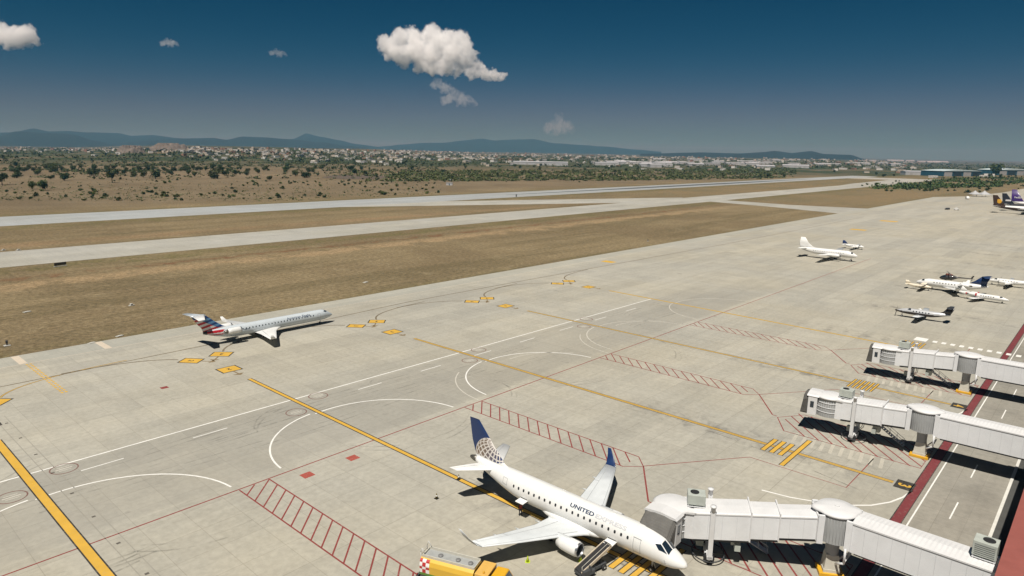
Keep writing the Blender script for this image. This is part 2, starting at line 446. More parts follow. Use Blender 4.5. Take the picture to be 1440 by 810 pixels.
    # cargo doors, open outwards below the cabin
    for s, nm in ((8.3, 'cargo_door'), (21.1, 'cargo_door')):
        p = B.p(s, 205, .02); m = MB()
        M = Matrix.Translation((x0 - s, -B.a(s) + .12, 2.40)) @ Matrix.Rotation(rad(6), 4, 'X')
        m.box(-.62, .62, -.95, .12, 0, .10, 0, M); m.build(nm, WHITE, root, bevel=.03)
        m = MB(); B.patch([(s - .55, 196), (s + .55, 196), (s + .55, 222), (s - .55, 222)], .01, 4, 4, m); m.build('cargo_opening', DARK, root)
    # flight-deck glazing
    for f in ((lambda t: t), (lambda t: 180 - t)):
        m = MB(); B.patch([(1.72, f(94)), (2.62, f(94)), (2.66, f(122)), (1.72, f(137))], .014, 6, 6, m); m.build('windshield', GLASS, root)
        m = MB(); B.patch([(1.86, f(141)), (2.74, f(126)), (3.25, f(138)), (2.72, f(153))], .014, 6, 6, m); m.build('side_window', GLASS, root)
    skin_text(root, B, 'UNITED', 14.35, 4.12, .66, LETTER, 'airline_lettering', 3.35)
    skin_text(root, B, 'EXPRESS', 10.85, 4.12, .66, PALELET, 'airline_lettering', 4.1)
    gear(root, x0 - 4.0, 0, 1.7, .34, .2)
    m = MB(); m.tube((x0 - 1.9, -1.1, 2.45), (x0 - 1.7, -1.25, 2.42), .02, n=6); m.tube((x0 - 2.1, -1.13, 2.75), (x0 - 1.9, -1.3, 2.72), .02, n=6); m.build('pitot_probe', BARE, root)
    m = MB(); m.box(x0 - 9.2, x0 - 8.8, -.02, .02, 4.75, 5.05); m.box(x0 - 16.2, x0 - 15.8, -.02, .02, 4.75, 5.05); m.build('antenna', WHITE, root)
    for s in (5.9, 9.6, 13.0, 17.6, 20.6, 23.2, 26.2):      # skin joints
        m = MB(); B.patch([(s, -30), (s + .022, -30), (s + .022, 210), (s, 210)], .006, 1, 30, m); m.build('skin_joint', mat('skin_joint_grey', (.60, .60, .59), .5, .05), root)
    return root
gate_jet()

# ---- the jet taxiing along the apron edge
def taxi_jet():
    x0 = 18.0
    root = empty('regional_jet', (96.2 - x0, 148.4, 0), 0, 'long silver rear-engined jet with flag-striped tail taxiing along the apron edge', 'airplane')
    st = [(0, .03, .03, 1.95), (.15, .22, .2, 1.97), (.6, .48, .46, 2.02), (1.2, .75, .74, 2.12), (1.9, .98, 1.02, 2.26), (2.8, 1.2, 1.24, 2.38), (4.0, 1.32, 1.33, 2.42), (5.2, 1.345, 1.345, 2.42),
          (24.5, 1.345, 1.345, 2.42), (27.5, 1.2, 1.22, 2.55), (30, .85, .92, 2.8), (32, .45, .55, 3.05), (33.2, .22, .3, 3.2)]
    B = Body(st, x0)
    f = B.mesh(64, .25).build('fuselage', livery_mat('silver_livery', .3, .05), root)
    sil = (.55, .60, .63)
    def body(c):
        s = x0 - c.x
        if s > 32.5: return (.03, .03, .035)
        lo, hi = 27.6 + (3.3 - c.z) * 1.2, 33
        if s > lo + 1.2 and 2.9 < c.z < 3.45: return (.45, .02, .03)
        if s > lo + .4 and 2.35 < c.z < 2.6: return (.45, .02, .03)
        if s > lo + .8 and 2.6 <= c.z <= 2.9: return (.66, .66, .66)
        return sil
    paint(f, body)
    wing = [(14.2, 7.6, .8, 1.45, .12, 0), (15.9, 5.9, 1.7, 1.52, .12, 0), (18.0, 4.0, 4.3, 1.68, .11, 0), (22.0, 1.5, 11.6, 2.15, .10, 8)]
    wl = [(22.0, 1.5, 11.6, 2.15, .10, 30), (22.45, 1.1, 11.85, 2.4, .09, 60), (23.1, .6, 12.1, 3.2, .08, 75)]
    for sd in (1, -1):
        w = surface(wing, x0, sd).build('wing', WHITE, root)
        surface(wl, x0, sd).build('winglet', WHITE, root)
        wing_line(wing, x0, sd, .72, .74, 1.9, 11.2).build('flap_seam', SEAM, w)
        e = nacelle(root, x0 - 25.6, sd * 2.35, 3.15, .72, 3.9, WHITE)
        m = MB(); m.box(x0 - 28.6, x0 - 26.4, min(sd * 1.0, sd * 1.8), max(sd * 1.0, sd * 1.8), 2.98, 3.22); m.build('pylon', SILVER, e)
        stab = [(32.6, 2.7, 0, 7.25, .10, 0), (34.4, 1.35, 4.3, 7.2, .09, 0)]
        surface(stab, x0, sd).build('tailplane', SILVER if sd > 0 else WHITE, root)
        gear(root, x0 - 19.6, sd * 2.05, 1.6, .42, .26)
        for q in (0, 1): pass
    fin = [(26.9, 6.3, 0, 3.3, .07, 0), (28.9, 4.6, 0, 4.3, .09, 0), (30.4, 4.0, 0, 5.4, .09, 0), (32.6, 3.0, 0, 7.3, .09, 0)]
    f = fin_grid(fin, x0, 60, 90).build('tail_fin', LIVERY, root, 'tail fin with red, white and blue stripes')
    def flag(c):
        s = x0 - c.x; k = (c.z - 3.3) / 4.0
        if k > .93: return sil
        le = 26.9 + (32.6 - 26.9) * ((c.z - 3.3) / 4.0) ** .8
        fr = (s - le) / 4.5
        st_ = ((c.z + .22 * s) / .52) % 2 < 1
        if fr < .32 + .25 * k and c.z > 4.0: return (.012, .05, .17) if st_ or c.z > 6.4 else (.10, .24, .42)
        if c.z > 6.5: return (.012, .05, .17)
        return (.45, .02, .03) if st_ else (.68, .68, .68)
    paint(f, flag)
    m = MB(); m.lathe([(0, .04), (-.6, .2), (-2.6, .22), (-3.3, .05)], (x0 - 32.4, 0, 7.28), n=12); m.build('fin_cap', SILVER, root)
    cabin_windows(root, B, [6.2 + .80 * k for k in range(24)], 2.85, .27, .36)
    for sd in (1, -1):
        f = (lambda t: t) if sd > 0 else (lambda t: 180 - t)
        m = MB(); B.patch([(1.75, f(60)), (2.6, f(66)), (2.75, f(92)), (1.95, f(92))], .014, 5, 5, m); m.build('windshield', GLASS, root)
        m = MB(); B.patch([(1.9, f(56)), (2.65, f(62)), (3.1, f(50)), (2.5, f(38))], .014, 5, 5, m); m.build('side_window', GLASS, root)
    frame_patch(root, B, 4.2, 5.0, 150, 205, 'service_door', .05, sides=(-1, 1))
    frame_patch(root, B, 16.5, 17.0, 148, 178, 'overwing_exit', .04, sides=(-1, 1))
    skin_text(root, B, 'American', 13.4, 2.95, .9, LETTER, 'airline_lettering', 3.7, .005); skin_text(root, B, 'Eagle', 9.3, 2.95, .9, LETTER, 'airline_lettering', 2.2, .005)
    skin_text(root, B, 'N581NN', 24.4, 2.55, .3, LETTER, 'registration', 1.4)
    gear(root, x0 - 3.6, 0, 1.4, .3, .18)
    return root
taxi_jet()

# ---- generic smaller aircraft, each from its own measurements
def plane(label, loc, rz, L, r, zc, nose, tail_rise, wing, fin, stab, name='airplane', cat='airplane', body=WHITE, wingm=None, finm=None, stabm=None, jets=None, props=None, nose_prop=None, win=None,
          tipz=None, cock=(1.6, 2.4), gearx=(.16, .52), gy=1.8, bottom=None, lip=None, group=None, nosez=None, high=False, reg=None):
    x0 = L * .5
    root = empty(name, loc, rz, label, cat, group)
    nz = zc - r * .25 if nosez is None else nosez
    st = [(0, .03, .03, nz), (nose * .06, r * .24, r * .24, nz + .01), (nose * .25, r * .55, r * .53, nz + (zc - nz) * .25), (nose * .5, r * .8, r * .78, nz + (zc - nz) * .6), (nose, r, r, zc), (L * .62, r, r, zc), (L * .8, r * .72, r * .74, zc + tail_rise * .45), (L * .93, r * .33, r * .36, zc + tail_rise * .85), (L, r * .08, r * .1, zc + tail_rise)]
    B = Body(st, x0)
    B.mesh(28, .4).build('fuselage', body, root)
    for sd in (1, -1):
        surface(wing, x0, sd).build('wing', wingm or body, root)
        surface(stab, x0, sd).build('tailplane', stabm or body, root)
        if gy: gear(root, x0 - L * gearx[1], sd * gy, zc - r * .3, .38 * r / 1.2 + .12, .2, r > 1.0)
        if jets:
            e = nacelle(root, x0 - jets[0], sd * jets[1], jets[2], jets[3], jets[4], jets[5])
            m = MB(); a, b = sorted((sd * r * .5, sd * (jets[1] - jets[3] * .7))); m.box(x0 - jets[0] - jets[4] * .7, x0 - jets[0] - jets[4] * .25, a, b, jets[2] - .1, jets[2] + .1); m.build('pylon', body, e)
        if props:
            px, py, pz, pr, nl, nr = props
            m = MB(); m.lathe([(0, nr * .45), (-.06 * nl, nr * .75), (-.25 * nl, nr), (-.7 * nl, nr * .9), (-nl, nr * .15)], (x0 - px, sd * py, pz), n=18)
            e = m.build('engine_nacelle', wingm or body, root); prop(e, x0 - px + .05, sd * py, pz, pr, 4, nr * .35)
    if nose_prop: prop(root, x0 - .02, 0, nz, nose_prop, 4, r * .28, CHARCOAL)
    surface(fin, x0, 1, True).build('tail_fin', finm or body, root)
    if win: cabin_windows(root, B, win[0], win[1], win[2], win[3])
    for f in ((lambda t: t), (lambda t: 180 - t)):
        c0, c1 = cock
        m = MB(); B.patch([(c0, f(40)), (c1 + .15, f(30)), (c1, f(90)), (c0 + (c1 - c0) * .35, f(90))], .014, 5, 6, m); m.build('windshield', GLASS, root)
    if gearx[0] is not None: gear(root, x0 - L * gearx[0], 0, zc - r * .5, .3 * r / 1.2 + .08, .15, r > 1.2)
    return root, B, x0
# twin propliner, far apron
p, B, x0 = plane('large white twin propeller airliner with tall dorsal-finned tail on far apron', (312.2, 94.3, 0), -PI / 2, 24.8, 1.5, 3.0, 4.4, .75,
      [(8.6, 4.6, .9, 2.1, .15, 0), (9.0, 4.1, 4.2, 2.45, .14, 0), (10.3, 1.7, 15.9, 3.5, .11, 0)],
      [(16.3, 8.0, 0, 4.2, .03, 0), (18.8, 5.6, 0, 4.85, .06, 0), (20.6, 4.0, 0, 6.2, .08, 0), (22.3, 1.9, 0, 8.7, .08, 0)],
      [(20.8, 3.3, .2, 3.9, .1, 0), (22.0, 1.6, 5.3, 4.2, .09, 0)], name='propeller_airliner', props=(5.9, 4.2, 2.5, 2.0, 6.6, .8), win=([5.5 + .95 * k for k in range(14)], 3.4, .3, .35), cock=(1.7, 2.5), gearx=(.10, .40), gy=4.2, nosez=2.55)
# light twin beside it
plane('small white twin with dark fin standing behind the white propliner', (357, 96.3, 0), -PI / 2, 10.2, .68, 1.55, 2.2, .45,
      [(3.3, 2.2, .4, 1.15, .14, 0), (3.6, 1.3, 6.9, 1.75, .11, 0)], [(7.2, 2.8, 0, 1.95, .06, 0), (8.9, 1.1, 0, 3.9, .08, 0)], [(8.2, 1.4, .1, 2.0, .09, 0), (8.7, .8, 2.7, 2.05, .09, 0)],
      name='light_aircraft', finm=NAVY, props=(2.0, 2.2, 1.45, 1.1, 3.2, .4), win=([3.6 + .75 * k for k in range(4)], 1.75, .3, .3), cock=(1.5, 2.2), gearx=(.1, .42), gy=2.2)
# business jet
plane('white business jet with navy fin, largest of the parked private aircraft', (266.6, 39.9, 0), PI / 2, 20.9, 1.3, 2.35, 4.2, .75,
      [(7.8, 5.0, .8, 1.45, .12, 0), (9.8, 3.4, 3.2, 1.6, .11, 0), (12.9, 1.35, 9.3, 2.15, .1, 6), (13.6, .7, 9.75, 3.2, .08, 60)],
      [(14.7, 5.6, 0, 3.2, .07, 0), (16.9, 3.5, 0, 4.6, .09, 0), (18.7, 2.5, 0, 6.3, .09, 0)], [(18.6, 2.3, 0, 6.3, .09, 0), (19.9, 1.2, 3.3, 6.25, .08, 0)],
      name='business_jet', finm=NAVY, stabm=NAVY, jets=(13.2, 2.05, 3.0, .62, 3.4, WHITE), win=([5.6 + .86 * k for k in range(8)], 2.72, .34, .38), cock=(1.7, 2.5), gearx=(.14, .56), gy=1.6)
# smaller jet with red engines
p, B, x0 = plane('slim white business jet with red covers on its engines, in front of the largest jet', (257.0, 29.8, 0), -PI / 2 - .10, 14.4, .78, 1.5, 3.4, .55,
      [(6.3, 2.9, .5, .95, .11, 0), (8.0, 1.5, 6.3, 1.3, .1, 0)], [(10.0, 3.4, 0, 1.95, .07, 0), (11.5, 2.3, 0, 2.9, .09, 0), (13.0, 1.5, 0, 4.1, .09, 0)],
      [(12.7, 1.6, 0, 4.1, .09, 0), (13.6, .8, 2.2, 4.1, .08, 0)], name='business_jet', jets=(8.6, 1.25, 1.95, .42, 2.5, WHITE), win=([4.0 + .66 * k for k in range(6)], 1.72, .3, .3), cock=(1.6, 2.3), gearx=(.12, .54), gy=1.1)

for sd in (1, -1):
    for xx, rr in ((8.5, .47), (11.15, .3)):
        m = MB(); m.lathe([(.12, rr * .7), (.1, rr), (-.25, rr), (-.27, rr * .7)], (x0 - xx, sd * 1.25, 1.95), n=16); m.build('engine_cover', REDP, p)
# single-engine turboprop
p, B, x0 = plane('dark bellied single propeller aircraft with silver top and black swept tail', (213.4, 37.6, 0), PI / 2, 13.2, .85, 1.85, 3.6, .45,
      [(5.0, 2.4, .5, 1.15, .13, 0), (5.5, 1.3, 7.6, 1.95, .11, 0)], [(9.6, 3.4, 0, 2.2, .06, 0), (11.3, 2.1, 0, 3.0, .09, 0), (12.3, 1.7, 0, 4.35, .08, 0)],
      [(12.0, 1.6, 0, 4.35, .09, 0), (12.5, 1.0, 2.5, 4.4, .08, 0)], name='turboprop_aircraft', body=livery_mat('two_tone_livery', .25, .3), wingm=WINGGREY, finm=CHARCOAL, stabm=CHARCOAL, nose_prop=1.33,
      win=([4.4 + .75 * k for k in range(6)], 2.15, .34, .36), cock=(2.9, 3.6), gearx=(.12, .46), gy=2.3)
for o in p.children:
    if o.name.startswith('fuselage'): paint(o, lambda c: (.62, .63, .64) if c.z > 1.82 - .02 * (x0 - c.x) * 0 else (.05, .04, .04))
m = MB(); m.lathe([(0, .02), (-.1, .22), (-.5, .28), (-.9, .02)], (x0 - 5.4, 0, 2.78), n=12); m.build('dome_antenna', WHITE, p)
# high-wing light aircraft
plane('small cream high-wing light aircraft parked under the nose of the largest jet', (262.6, 48.8, 0), -PI / 2, 8.3, .55, 1.35, 1.9, .35,
      [(2.0, 1.6, .0, 2.02, .13, 0), (2.0, 1.6, 2.6, 2.08, .13, 0), (2.25, 1.1, 5.5, 2.18, .12, 0)], [(6.1, 1.9, 0, 1.75, .06, 0), (7.2, .9, 0, 2.9, .08, 0)], [(6.9, 1.1, .1, 1.7, .09, 0), (7.2, .7, 1.8, 1.7, .09, 0)],
      name='light_aircraft', body=CREAM, nose_prop=.95, win=([2.6, 3.5], 1.62, .55, .4), cock=(1.75, 2.3), gearx=(.12, .38), gy=1.15)
# white twin at the right edge
plane('white twin propeller aircraft with tail at the right edge of the apron', (293.5, 26.0, 0), PI / 2, 14.2, .85, 1.75, 3.4, .45,
      [(5.0, 2.9, .5, 1.25, .14, 0), (5.4, 1.9, 3.0, 1.45, .13, 0), (5.9, 1.0, 8.3, 2.0, .11, 0)], [(9.6, 3.5, 0, 2.3, .06, 0), (11.5, 2.0, 0, 3.2, .09, 0), (12.7, 1.4, 0, 4.5, .08, 0)],
      [(12.4, 1.5, 0, 4.5, .09, 0), (13.1, .9, 2.8, 4.5, .08, 0)], name='propeller_aircraft', props=(3.6, 2.6, 1.75, 1.2, 4.0, .48), win=([4.6 + .8 * k for k in range(6)], 2.05, .3, .3), cock=(1.9, 2.7), gearx=(.1, .45), gy=2.6)

# freighters, far right: only the tails and rear bodies reach into the picture
def freighter(label, loc, rz, L, r, zc, fin, bodym, finm, emblem=None):
    root, B, x0 = plane(label, loc, rz, L, r, zc, 6.5, 1.0,
        [(L * .36, 9.5, 1.0, zc - 1.2, .12, 0), (L * .43, 6.0, L * .13, zc - .7, .11, 0), (L * .56, 2.2, L * .40, zc + .7, .1, 6)], fin,
        [(L * .87, 5.6, .4, zc + .8, .1, 0), (L * .955, 2.2, L * .16, zc + 1.7, .09, 0)], name='cargo_airliner', body=bodym, wingm=WINGGREY, finm=finm, stabm=WHITE, jets=None, cock=(2.2, 3.2), gearx=(.12, .55), gy=3.6, nosez=zc - .6)
    for sd in (1, -1): nacelle(root, x0 - L * .38, sd * 6.5, 2.0, 1.35, 5.6, finm)
    return root, x0
two = livery_mat('brown_and_white_livery', .35)
def ffin(L, z0, z1, c0, c1): return [(L * .80, c0 + 2.4, 0, z0, .06, 0), (L * .825, c0 + .8, 0, z0 + 1.0, .08, 0), (L * .955, c1, 0, z1, .08, 0)]
g, x0 = freighter('brown tailed freighter with gold shield, nearest of three cargo tails', (706, 60.5, 0), -PI / 2, 47.3, 1.95, 4.4, ffin(47.3, 6.0, 14.6, 7.2, 3.4), two, livery_mat('brown_tail_livery', .35))
for o in g.children:
    if o.name.startswith('fuselage'): paint(o, lambda c: (.74, .74, .72) if c.z > 4.6 + .05 * max(0, -c.x - 4) and c.x > -15 else (.045, .022, .012))
    if o.name.startswith('tail_fin'): bpy.data.objects.remove(o)
f = fin_grid(ffin(47.3, 6.0, 14.6, 7.2, 3.4), x0, 50, 70).build('tail_fin', LIVERY, g, 'brown fin with gold shield')
def shield(c):
    dx, dz = (c.x - (x0 - 43.1)) / 1.55, (c.z - 9.6) / 1.75
    if dz < .95 and abs(dx) < (1 if dz > -.1 else math.sqrt(max(0, 1 - ((dz + .1) / .95) ** 2))): return (.62, .33, .03)
    return (.045, .022, .012)
paint(f, shield)
g, x0 = freighter('dark tailed freighter with white band, middle of three cargo tails', (742, 58.8, 0), -PI / 2, 46.0, 1.95, 4.4, ffin(46, 6.0, 15.0, 7.2, 3.4), CHARCOAL, LIVERY)
for o in g.children:
    if o.name.startswith('tail_fin'): bpy.data.objects.remove(o)
f = fin_grid(ffin(46, 6.0, 15.0, 7.2, 3.4), x0, 40, 60).build('tail_fin', LIVERY, g)
paint(f, lambda c: (.65, .62, .62) if 8.2 < c.z < 9.8 and abs(c.x - (x0 - 42)) < 2.0 else (.02, .022, .03))
g, x0 = freighter('purple tailed freighter, rightmost of three cargo tails', (778, 55.0, 0), -PI / 2, 47.3, 2.1, 4.8, ffin(47.3, 6.6, 17.4, 8.2, 3.6), WHITE, PURPLE)
vs, fs = text_mesh('FedEx', 2.3, .03); m = MB(); m.add([(x0 - 46.0 + v.x * .95, -.42, 9.6 + v.y) for v in vs], fs); m.build('fin_lettering', WHITE, g)

# helicopter behind the big jet
def helicopter():
    root = empty('helicopter', tuple(at(1338, 396.5)), PI / 2, 'black helicopter partly hidden behind the largest parked jet', 'helicopter')
    st = [(0, .05, .05, 1.15), (.4, .5, .45, 1.2), (1.2, .85, .8, 1.35), (2.4, .95, .95, 1.5), (4.0, .85, .9, 1.6), (5.2, .4, .5, 1.75), (6.0, .22, .26, 1.85), (10.2, .12, .14, 2.0)]
    B = Body(st, 4.0); B.mesh(24, .3).build('fuselage', CHARCOAL, root)
    m = MB(); B.patch([(.5, 20), (2.0, 15), (2.0, 165), (.5, 160)], .015, 6, 14, m); m.build('canopy_glass', GLASS, root)
    m = MB(); m.lathe([(0, .1), (-.3, .42), (-1.6, .45), (-2.4, .12)], (2.2, 0, 2.55), n=14); m.tube((1.2, 0, 2.9), (1.2, 0, 3.3), .1); m.build('engine_housing', mat('dull_red_paint', (.16, .045, .03), .5), root)
    for k in range(4):
        t = PI / 2 * k + .3; d = Vector((math.cos(t), math.sin(t), 0)); q = Vector((-d.y, d.x, 0)); c = Vector((1.2, 0, 3.28)); m = MB()
        m.loft([[c + d * a + q * .14 + Vector((0, 0, -b)), c + d * a - q * .14 + Vector((0, 0, -b)), c + d * a - q * .14 + Vector((0, 0, .03 - b)), c + d * a + q * .14 + Vector((0, 0, .03 - b))] for a, b in ((.2, 0), (2.5, .04), (5.2, .22))], 0, False); m.build('rotor_blade', DARK, root)
    for sd in (1, -1):
        m = MB(); m.path([(3.3, sd * 1.1, .25), (3.0, sd * 1.1, .06), (-.6, sd * 1.1, .06)], .06, 8)
        for xx in (2.2, .2): m.path([(xx, sd * 1.1, .06), (xx, sd * .6, .75)], .05, 8)
        m.build('skid', DARK, root)
    m = MB(); m.loft([[Vector((-5.5, -.04, 1.9)), Vector((-6.2, -.04, 1.9)), Vector((-6.2, .04, 1.9)), Vector((-5.5, .04, 1.9))], [Vector((-6.2, -.03, 3.1)), Vector((-6.7, -.03, 3.1)), Vector((-6.7, .03, 3.1)), Vector((-6.2, .03, 3.1))]], 0, False); m.build('tail_fin', CHARCOAL, root)
    m = MB(); m.box(-6.15, -5.95, -.18, -.14, 1.1, 2.7); m.box(-6.85, -5.25, -.2, -.16, 1.85, 1.97); m.build('tail_rotor', DARK, root)
helicopter()

# ------------------------------------------------------------------ jet bridges
BRW = mat('bridge_white_panel', (.71, .72, .73), .5, .07, .6, dirt=((.45, .44, .42), .25))
BRROOF = mat('bridge_roof_membrane', (.64, .64, .64), .55, .06, .7, dirt=((.55, .54, .52), .3))
BRGREY = mat('bridge_grey_shutter', (.34, .35, .35), .5, .1, 1)
BRDARK = mat('bridge_underframe', (.05, .052, .055), .6, .2, 1)
BELLOW = mat('bellows_fabric', (.135, .13, .12), .85, .2, 1.5)
ACG = mat('unit_green_grey', (.42, .45, .41), .55, .12, 1.5)
BEIGE = mat('pedestal_beige', (.52, .50, .43), .6, .12, 1.5)
YELB = mat('safety_yellow', (.66, .36, .02), .5, .12, 1.5)
def air_unit(parent, x, y, z, sx, sy, sz, name='air_unit'):
    m = MB(); m.box(x - sx / 2, x + sx / 2, y - sy / 2, y + sy / 2, z + .45, z + .45 + sz); o = m.build(name, ACG, parent, bevel=.04)
    m = MB(); m.lathe([(0, sy * .3), (.06, sy * .3), (.06, sy * .22), (.02, sy * .2)], (x + sx * .1, y, z + .45 + sz), 'z', 20); m.build('fan_grille', BLACK, o)
    m = MB()
    for a in (-1, 1):
        for b in (-1, 1): m.box(x + a * sx * .44 - .05, x + a * sx * .44 + .05, y + b * sy * .42 - .05, y + b * sy * .42 + .05, z, z + .45)
    m.box(x - sx * .49, x + sx * .49, y - sy * .47, y + sy * .47, z + .2, z + .28); m.build('unit_stand', BRW, o)
    m = MB()
    for k in range(6): m.box(x - sx * .42, x + sx * .42, y - sy / 2 - .02, y - sy / 2, z + .62 + k * sz * .13, z + .66 + k * sz * .13)
    m.build('louvre', DARK, o)
def tunnel(parent, x0, x1, hw, zb0, zb1, h, label=None, ribs=True):
    """telescoping section along x: sides, bottom frame and ribbed roof"""
    dz = lambda x: zb0 + (zb1 - zb0) * (x - x0) / (x1 - x0)
    m = MB()
    m.add([(x, y, dz(x) + q) for x in (x0, x1) for y, q in ((-hw, .12), (hw, .12), (hw, h - .1), (-hw, h - .1))], [(0, 1, 2, 3), (4, 7, 6, 5), (0, 4, 5, 1), (1, 5, 6, 2), (3, 2, 6, 7), (0, 3, 7, 4)])
    n = int(abs(x1 - x0) / 1.25)
    for k in range(1, n):
        x = x0 + (x1 - x0) * k / n
        for y in (-hw - .012, hw + .012): m.box(x - .02, x + .02, y - .012, y + .012, dz(x) + .15, dz(x) + h - .22, 1)
    o = m.build('tunnel_section', [BRW, mat_joint], parent, label)
    m = MB(); q_ = .07 if x1 > x0 else -.07; z_ = dz(x0)
    for y in (-hw - .06, hw + .06): m.box(min(x0, x0 + q_ * 2), max(x0, x0 + q_ * 2), y - .06, y + .06, z_ + .05, z_ + h - .05)
    m.box(min(x0, x0 + q_ * 2), max(x0, x0 + q_ * 2), -hw, hw, z_ + .0, z_ + .11); m.box(min(x0, x0 + q_ * 2), max(x0, x0 + q_ * 2), -hw - .1, hw + .1, z_ + h + .02, z_ + h + .22); m.build('end_frame', BRROOF, o)
    n = max(2, int(abs(x1 - x0) / .42)); m = MB(); hw2 = hw + .05; rings = []
    for k in range(2 * n + 1):
        x = x0 + (x1 - x0) * k / (2 * n); b = .022 if k % 2 and ribs else 0
        z = dz(x) + h - .1
        rings.append([Vector((x, -hw2, z - .12)), Vector((x, -hw2, z + .02)), Vector((x, -hw2 + .2, z + .1 + b)), Vector((x, 0, z + .18 + b)), Vector((x, hw2 - .2, z + .1 + b)), Vector((x, hw2, z + .02)), Vector((x, hw2, z - .12))])
    m.loft(rings, 0, False); m.build('tunnel_roof', BRROOF, o)
    m = MB()
    for y in (-hw * .82, hw * .82):
        m.add([(x, y + a, dz(x) + q) for x in (x0, x1) for a, q in ((-.1, -.22), (.1, -.22), (.1, .12), (-.1, .12))], [(0, 1, 2, 3), (4, 7, 6, 5), (0, 4, 5, 1), (1, 5, 6, 2), (3, 2, 6, 7), (0, 3, 7, 4)])
    for k in range(1, int(abs(x1 - x0) / 1.6)):
        x = x0 + 1.6 * k * (1 if x1 > x0 else -1); m.box(x - .06, x + .06, -hw * .8, hw * .8, dz(x) - .15, dz(x) + .05)
    m.build('underframe', BRDARK, o)
    return o
mat_joint = mat('panel_joint_grey', (.60, .61, .62), .5, .05, 1)
def jet_bridge(label, loc, ang, length, cab_rot, walk_len, walk_dir, zr, ze, three=False):
    """origin at the rotunda base, x along the telescoping tunnel"""
    root = empty('jet_bridge', loc, ang, label, 'jet bridge', 'jet bridges along the terminal')
    m = MB(); m.box(-1.25, 1.25, -1.0, 1.0, 0, .40); m.build('foundation', YELB, root, bevel=.05)
    m = MB(); m.box(-.85, .85, -.8, .8, .40, .75); m.loft([[Vector((a * .78, b * .74, .75)) for a, b in ((-1, -1), (1, -1), (1, 1), (-1, 1))], [Vector((a * .62, b * .6, 2.4)) for a, b in ((-1, -1), (1, -1), (1, 1), (-1, 1))]], 0, False); m.build('pedestal', BEIGE, root)
    m = MB(); m.lathe([(2.3, .66), (zr - .5, .70), (zr - .3, .95), (zr - .05, 1.15), (zr + .02, 1.15)], axis='z', n=24, sm=False); m.build('column', BRGREY, root)
    m = MB(); m.lathe([(zr, 1.6), (zr + .02, 1.95), (zr + 3.1, 1.95), (zr + 3.15, 1.7)], axis='z', n=40, sm=False); drum = m.build('rotunda', BRGREY, root)
    m = MB()
    for k in range(40):
        t = 2 * PI * k / 40; c, s_ = math.cos(t) * 1.96, math.sin(t) * 1.96
        m.tube((c, s_, zr + .1), (c, s_, zr + 3.05), .014, n=5)
    m.build('shutter_slats', BRGREY, drum)
    # roof with flared ears, and white corner posts
    m = MB(); ring = []
    for k in range(48):
        t = 2 * PI * k / 48; r = 2.06 + .45 * max(0, math.cos(2 * t)) ** 6; ring.append((math.cos(t) * r, math.sin(t) * r))
    m.loft([[Vector((x, y, zr + 3.05)) for x, y in ring], [Vector((x * 1.02, y * 1.02, zr + 3.2)) for x, y in ring], [Vector((x * .93, y * .93, zr + 3.38)) for x, y in ring], [Vector((x * .4, y * .4, zr + 3.5)) for x, y in ring], [Vector((x * .05, y * .05, zr + 3.52)) for x, y in ring]], 0, True); m.tube((0, 0, zr + 3.5), (0, 0, zr + 3.62), .25, n=12); m.build('rotunda_roof', BRROOF, root)
    for a in (0, walk_dir):
        for sd in (1, -1):
            m = MB(); M = Matrix.Rotation(a, 4, 'Z'); m.box(1.5, 2.1, sd * 1.62 - .14, sd * 1.62 + .14, zr - .1, zr + 3.1, 0, M); m.build('corner_post', BRW, root)
    m = MB(); M = Matrix.Rotation(walk_dir, 4, 'Z'); m.path([M @ Vector(v) for v in ((.5, -.3, 1.4), (1.7, -1.7, 2.6), (1.7, -1.7, zr))], .12, 8)
    m.path([M @ Vector(v) for v in ((1.7, -1.7, 2.75), (1.7, 1.2, 2.75), (.4, .3, 1.4))], .09, 8); m.build('brace', BRW, root)
    # telescoping tunnels
    a, e = 2.0, length
    if three:
        c1, c2 = a + (e - a) * .33, a + (e - a) * .56
        z = lambda x: zr + (ze - zr) * (x - a) / (e - a)
        tunnel(root, a, c1, 1.35, z(a), z(c1), 2.7); tunnel(root, c1 - .4, c2, 1.52, z(c1) - .12, z(c2) - .12, 2.98); tunnel(root, c2 - .4, e, 1.70, z(c2) - .24, z(e) - .24, 3.25)
    else:
        c1 = a + (e - a) * .40
        z = lambda x: zr + (ze - zr) * (x - a) / (e - a)
        tunnel(root, a, c1, 1.45, z(a), z(c1), 2.8); tunnel(root, c1 - .4, e, 1.66, z(c1) - .15, z(e) - .15, 3.15)
    # lift columns, cross beam and bogie
    xd = e - 1.9; zt = ze + 3.5
    m = MB()
    for sd in (1, -1): m.box(xd - .24, xd + .24, sd * 2.0 - .2, sd * 2.0 + .2, 1.0, zt)
    m.box(xd - .2, xd + .2, -2.0, 2.0, ze - .75, ze - .42); m.box(xd - .3, xd + .3, -2.2, 2.2, .95, 1.25)
    for sd in (1, -1): m.lathe([(zt, .26), (zt + .5, .24), (zt + .55, .34), (zt + .7, .34), (zt + .75, .05)], (xd, sd * 2.0, 0), 'z', 14)
    col = m.build('lift_column', BRROOF, root)
    bog = MB(); bog.box(xd - .45, xd + .45, -.95, .95, .40, 1.0); bog.tube((xd, -1.5, .55), (xd, 1.5, .55), .12); b = bog.build('wheel_bogie', BRW, root)
    for sd in (-1.25, 1.25): wheel(b, (xd, sd, .60), .60, .50)
    m = MB(); n = 28; pts = [(xd + 1.75 * math.cos(2 * PI * k / n), 1.75 * math.sin(2 * PI * k / n) * 1.15, .55) for k in range(n + 1)]
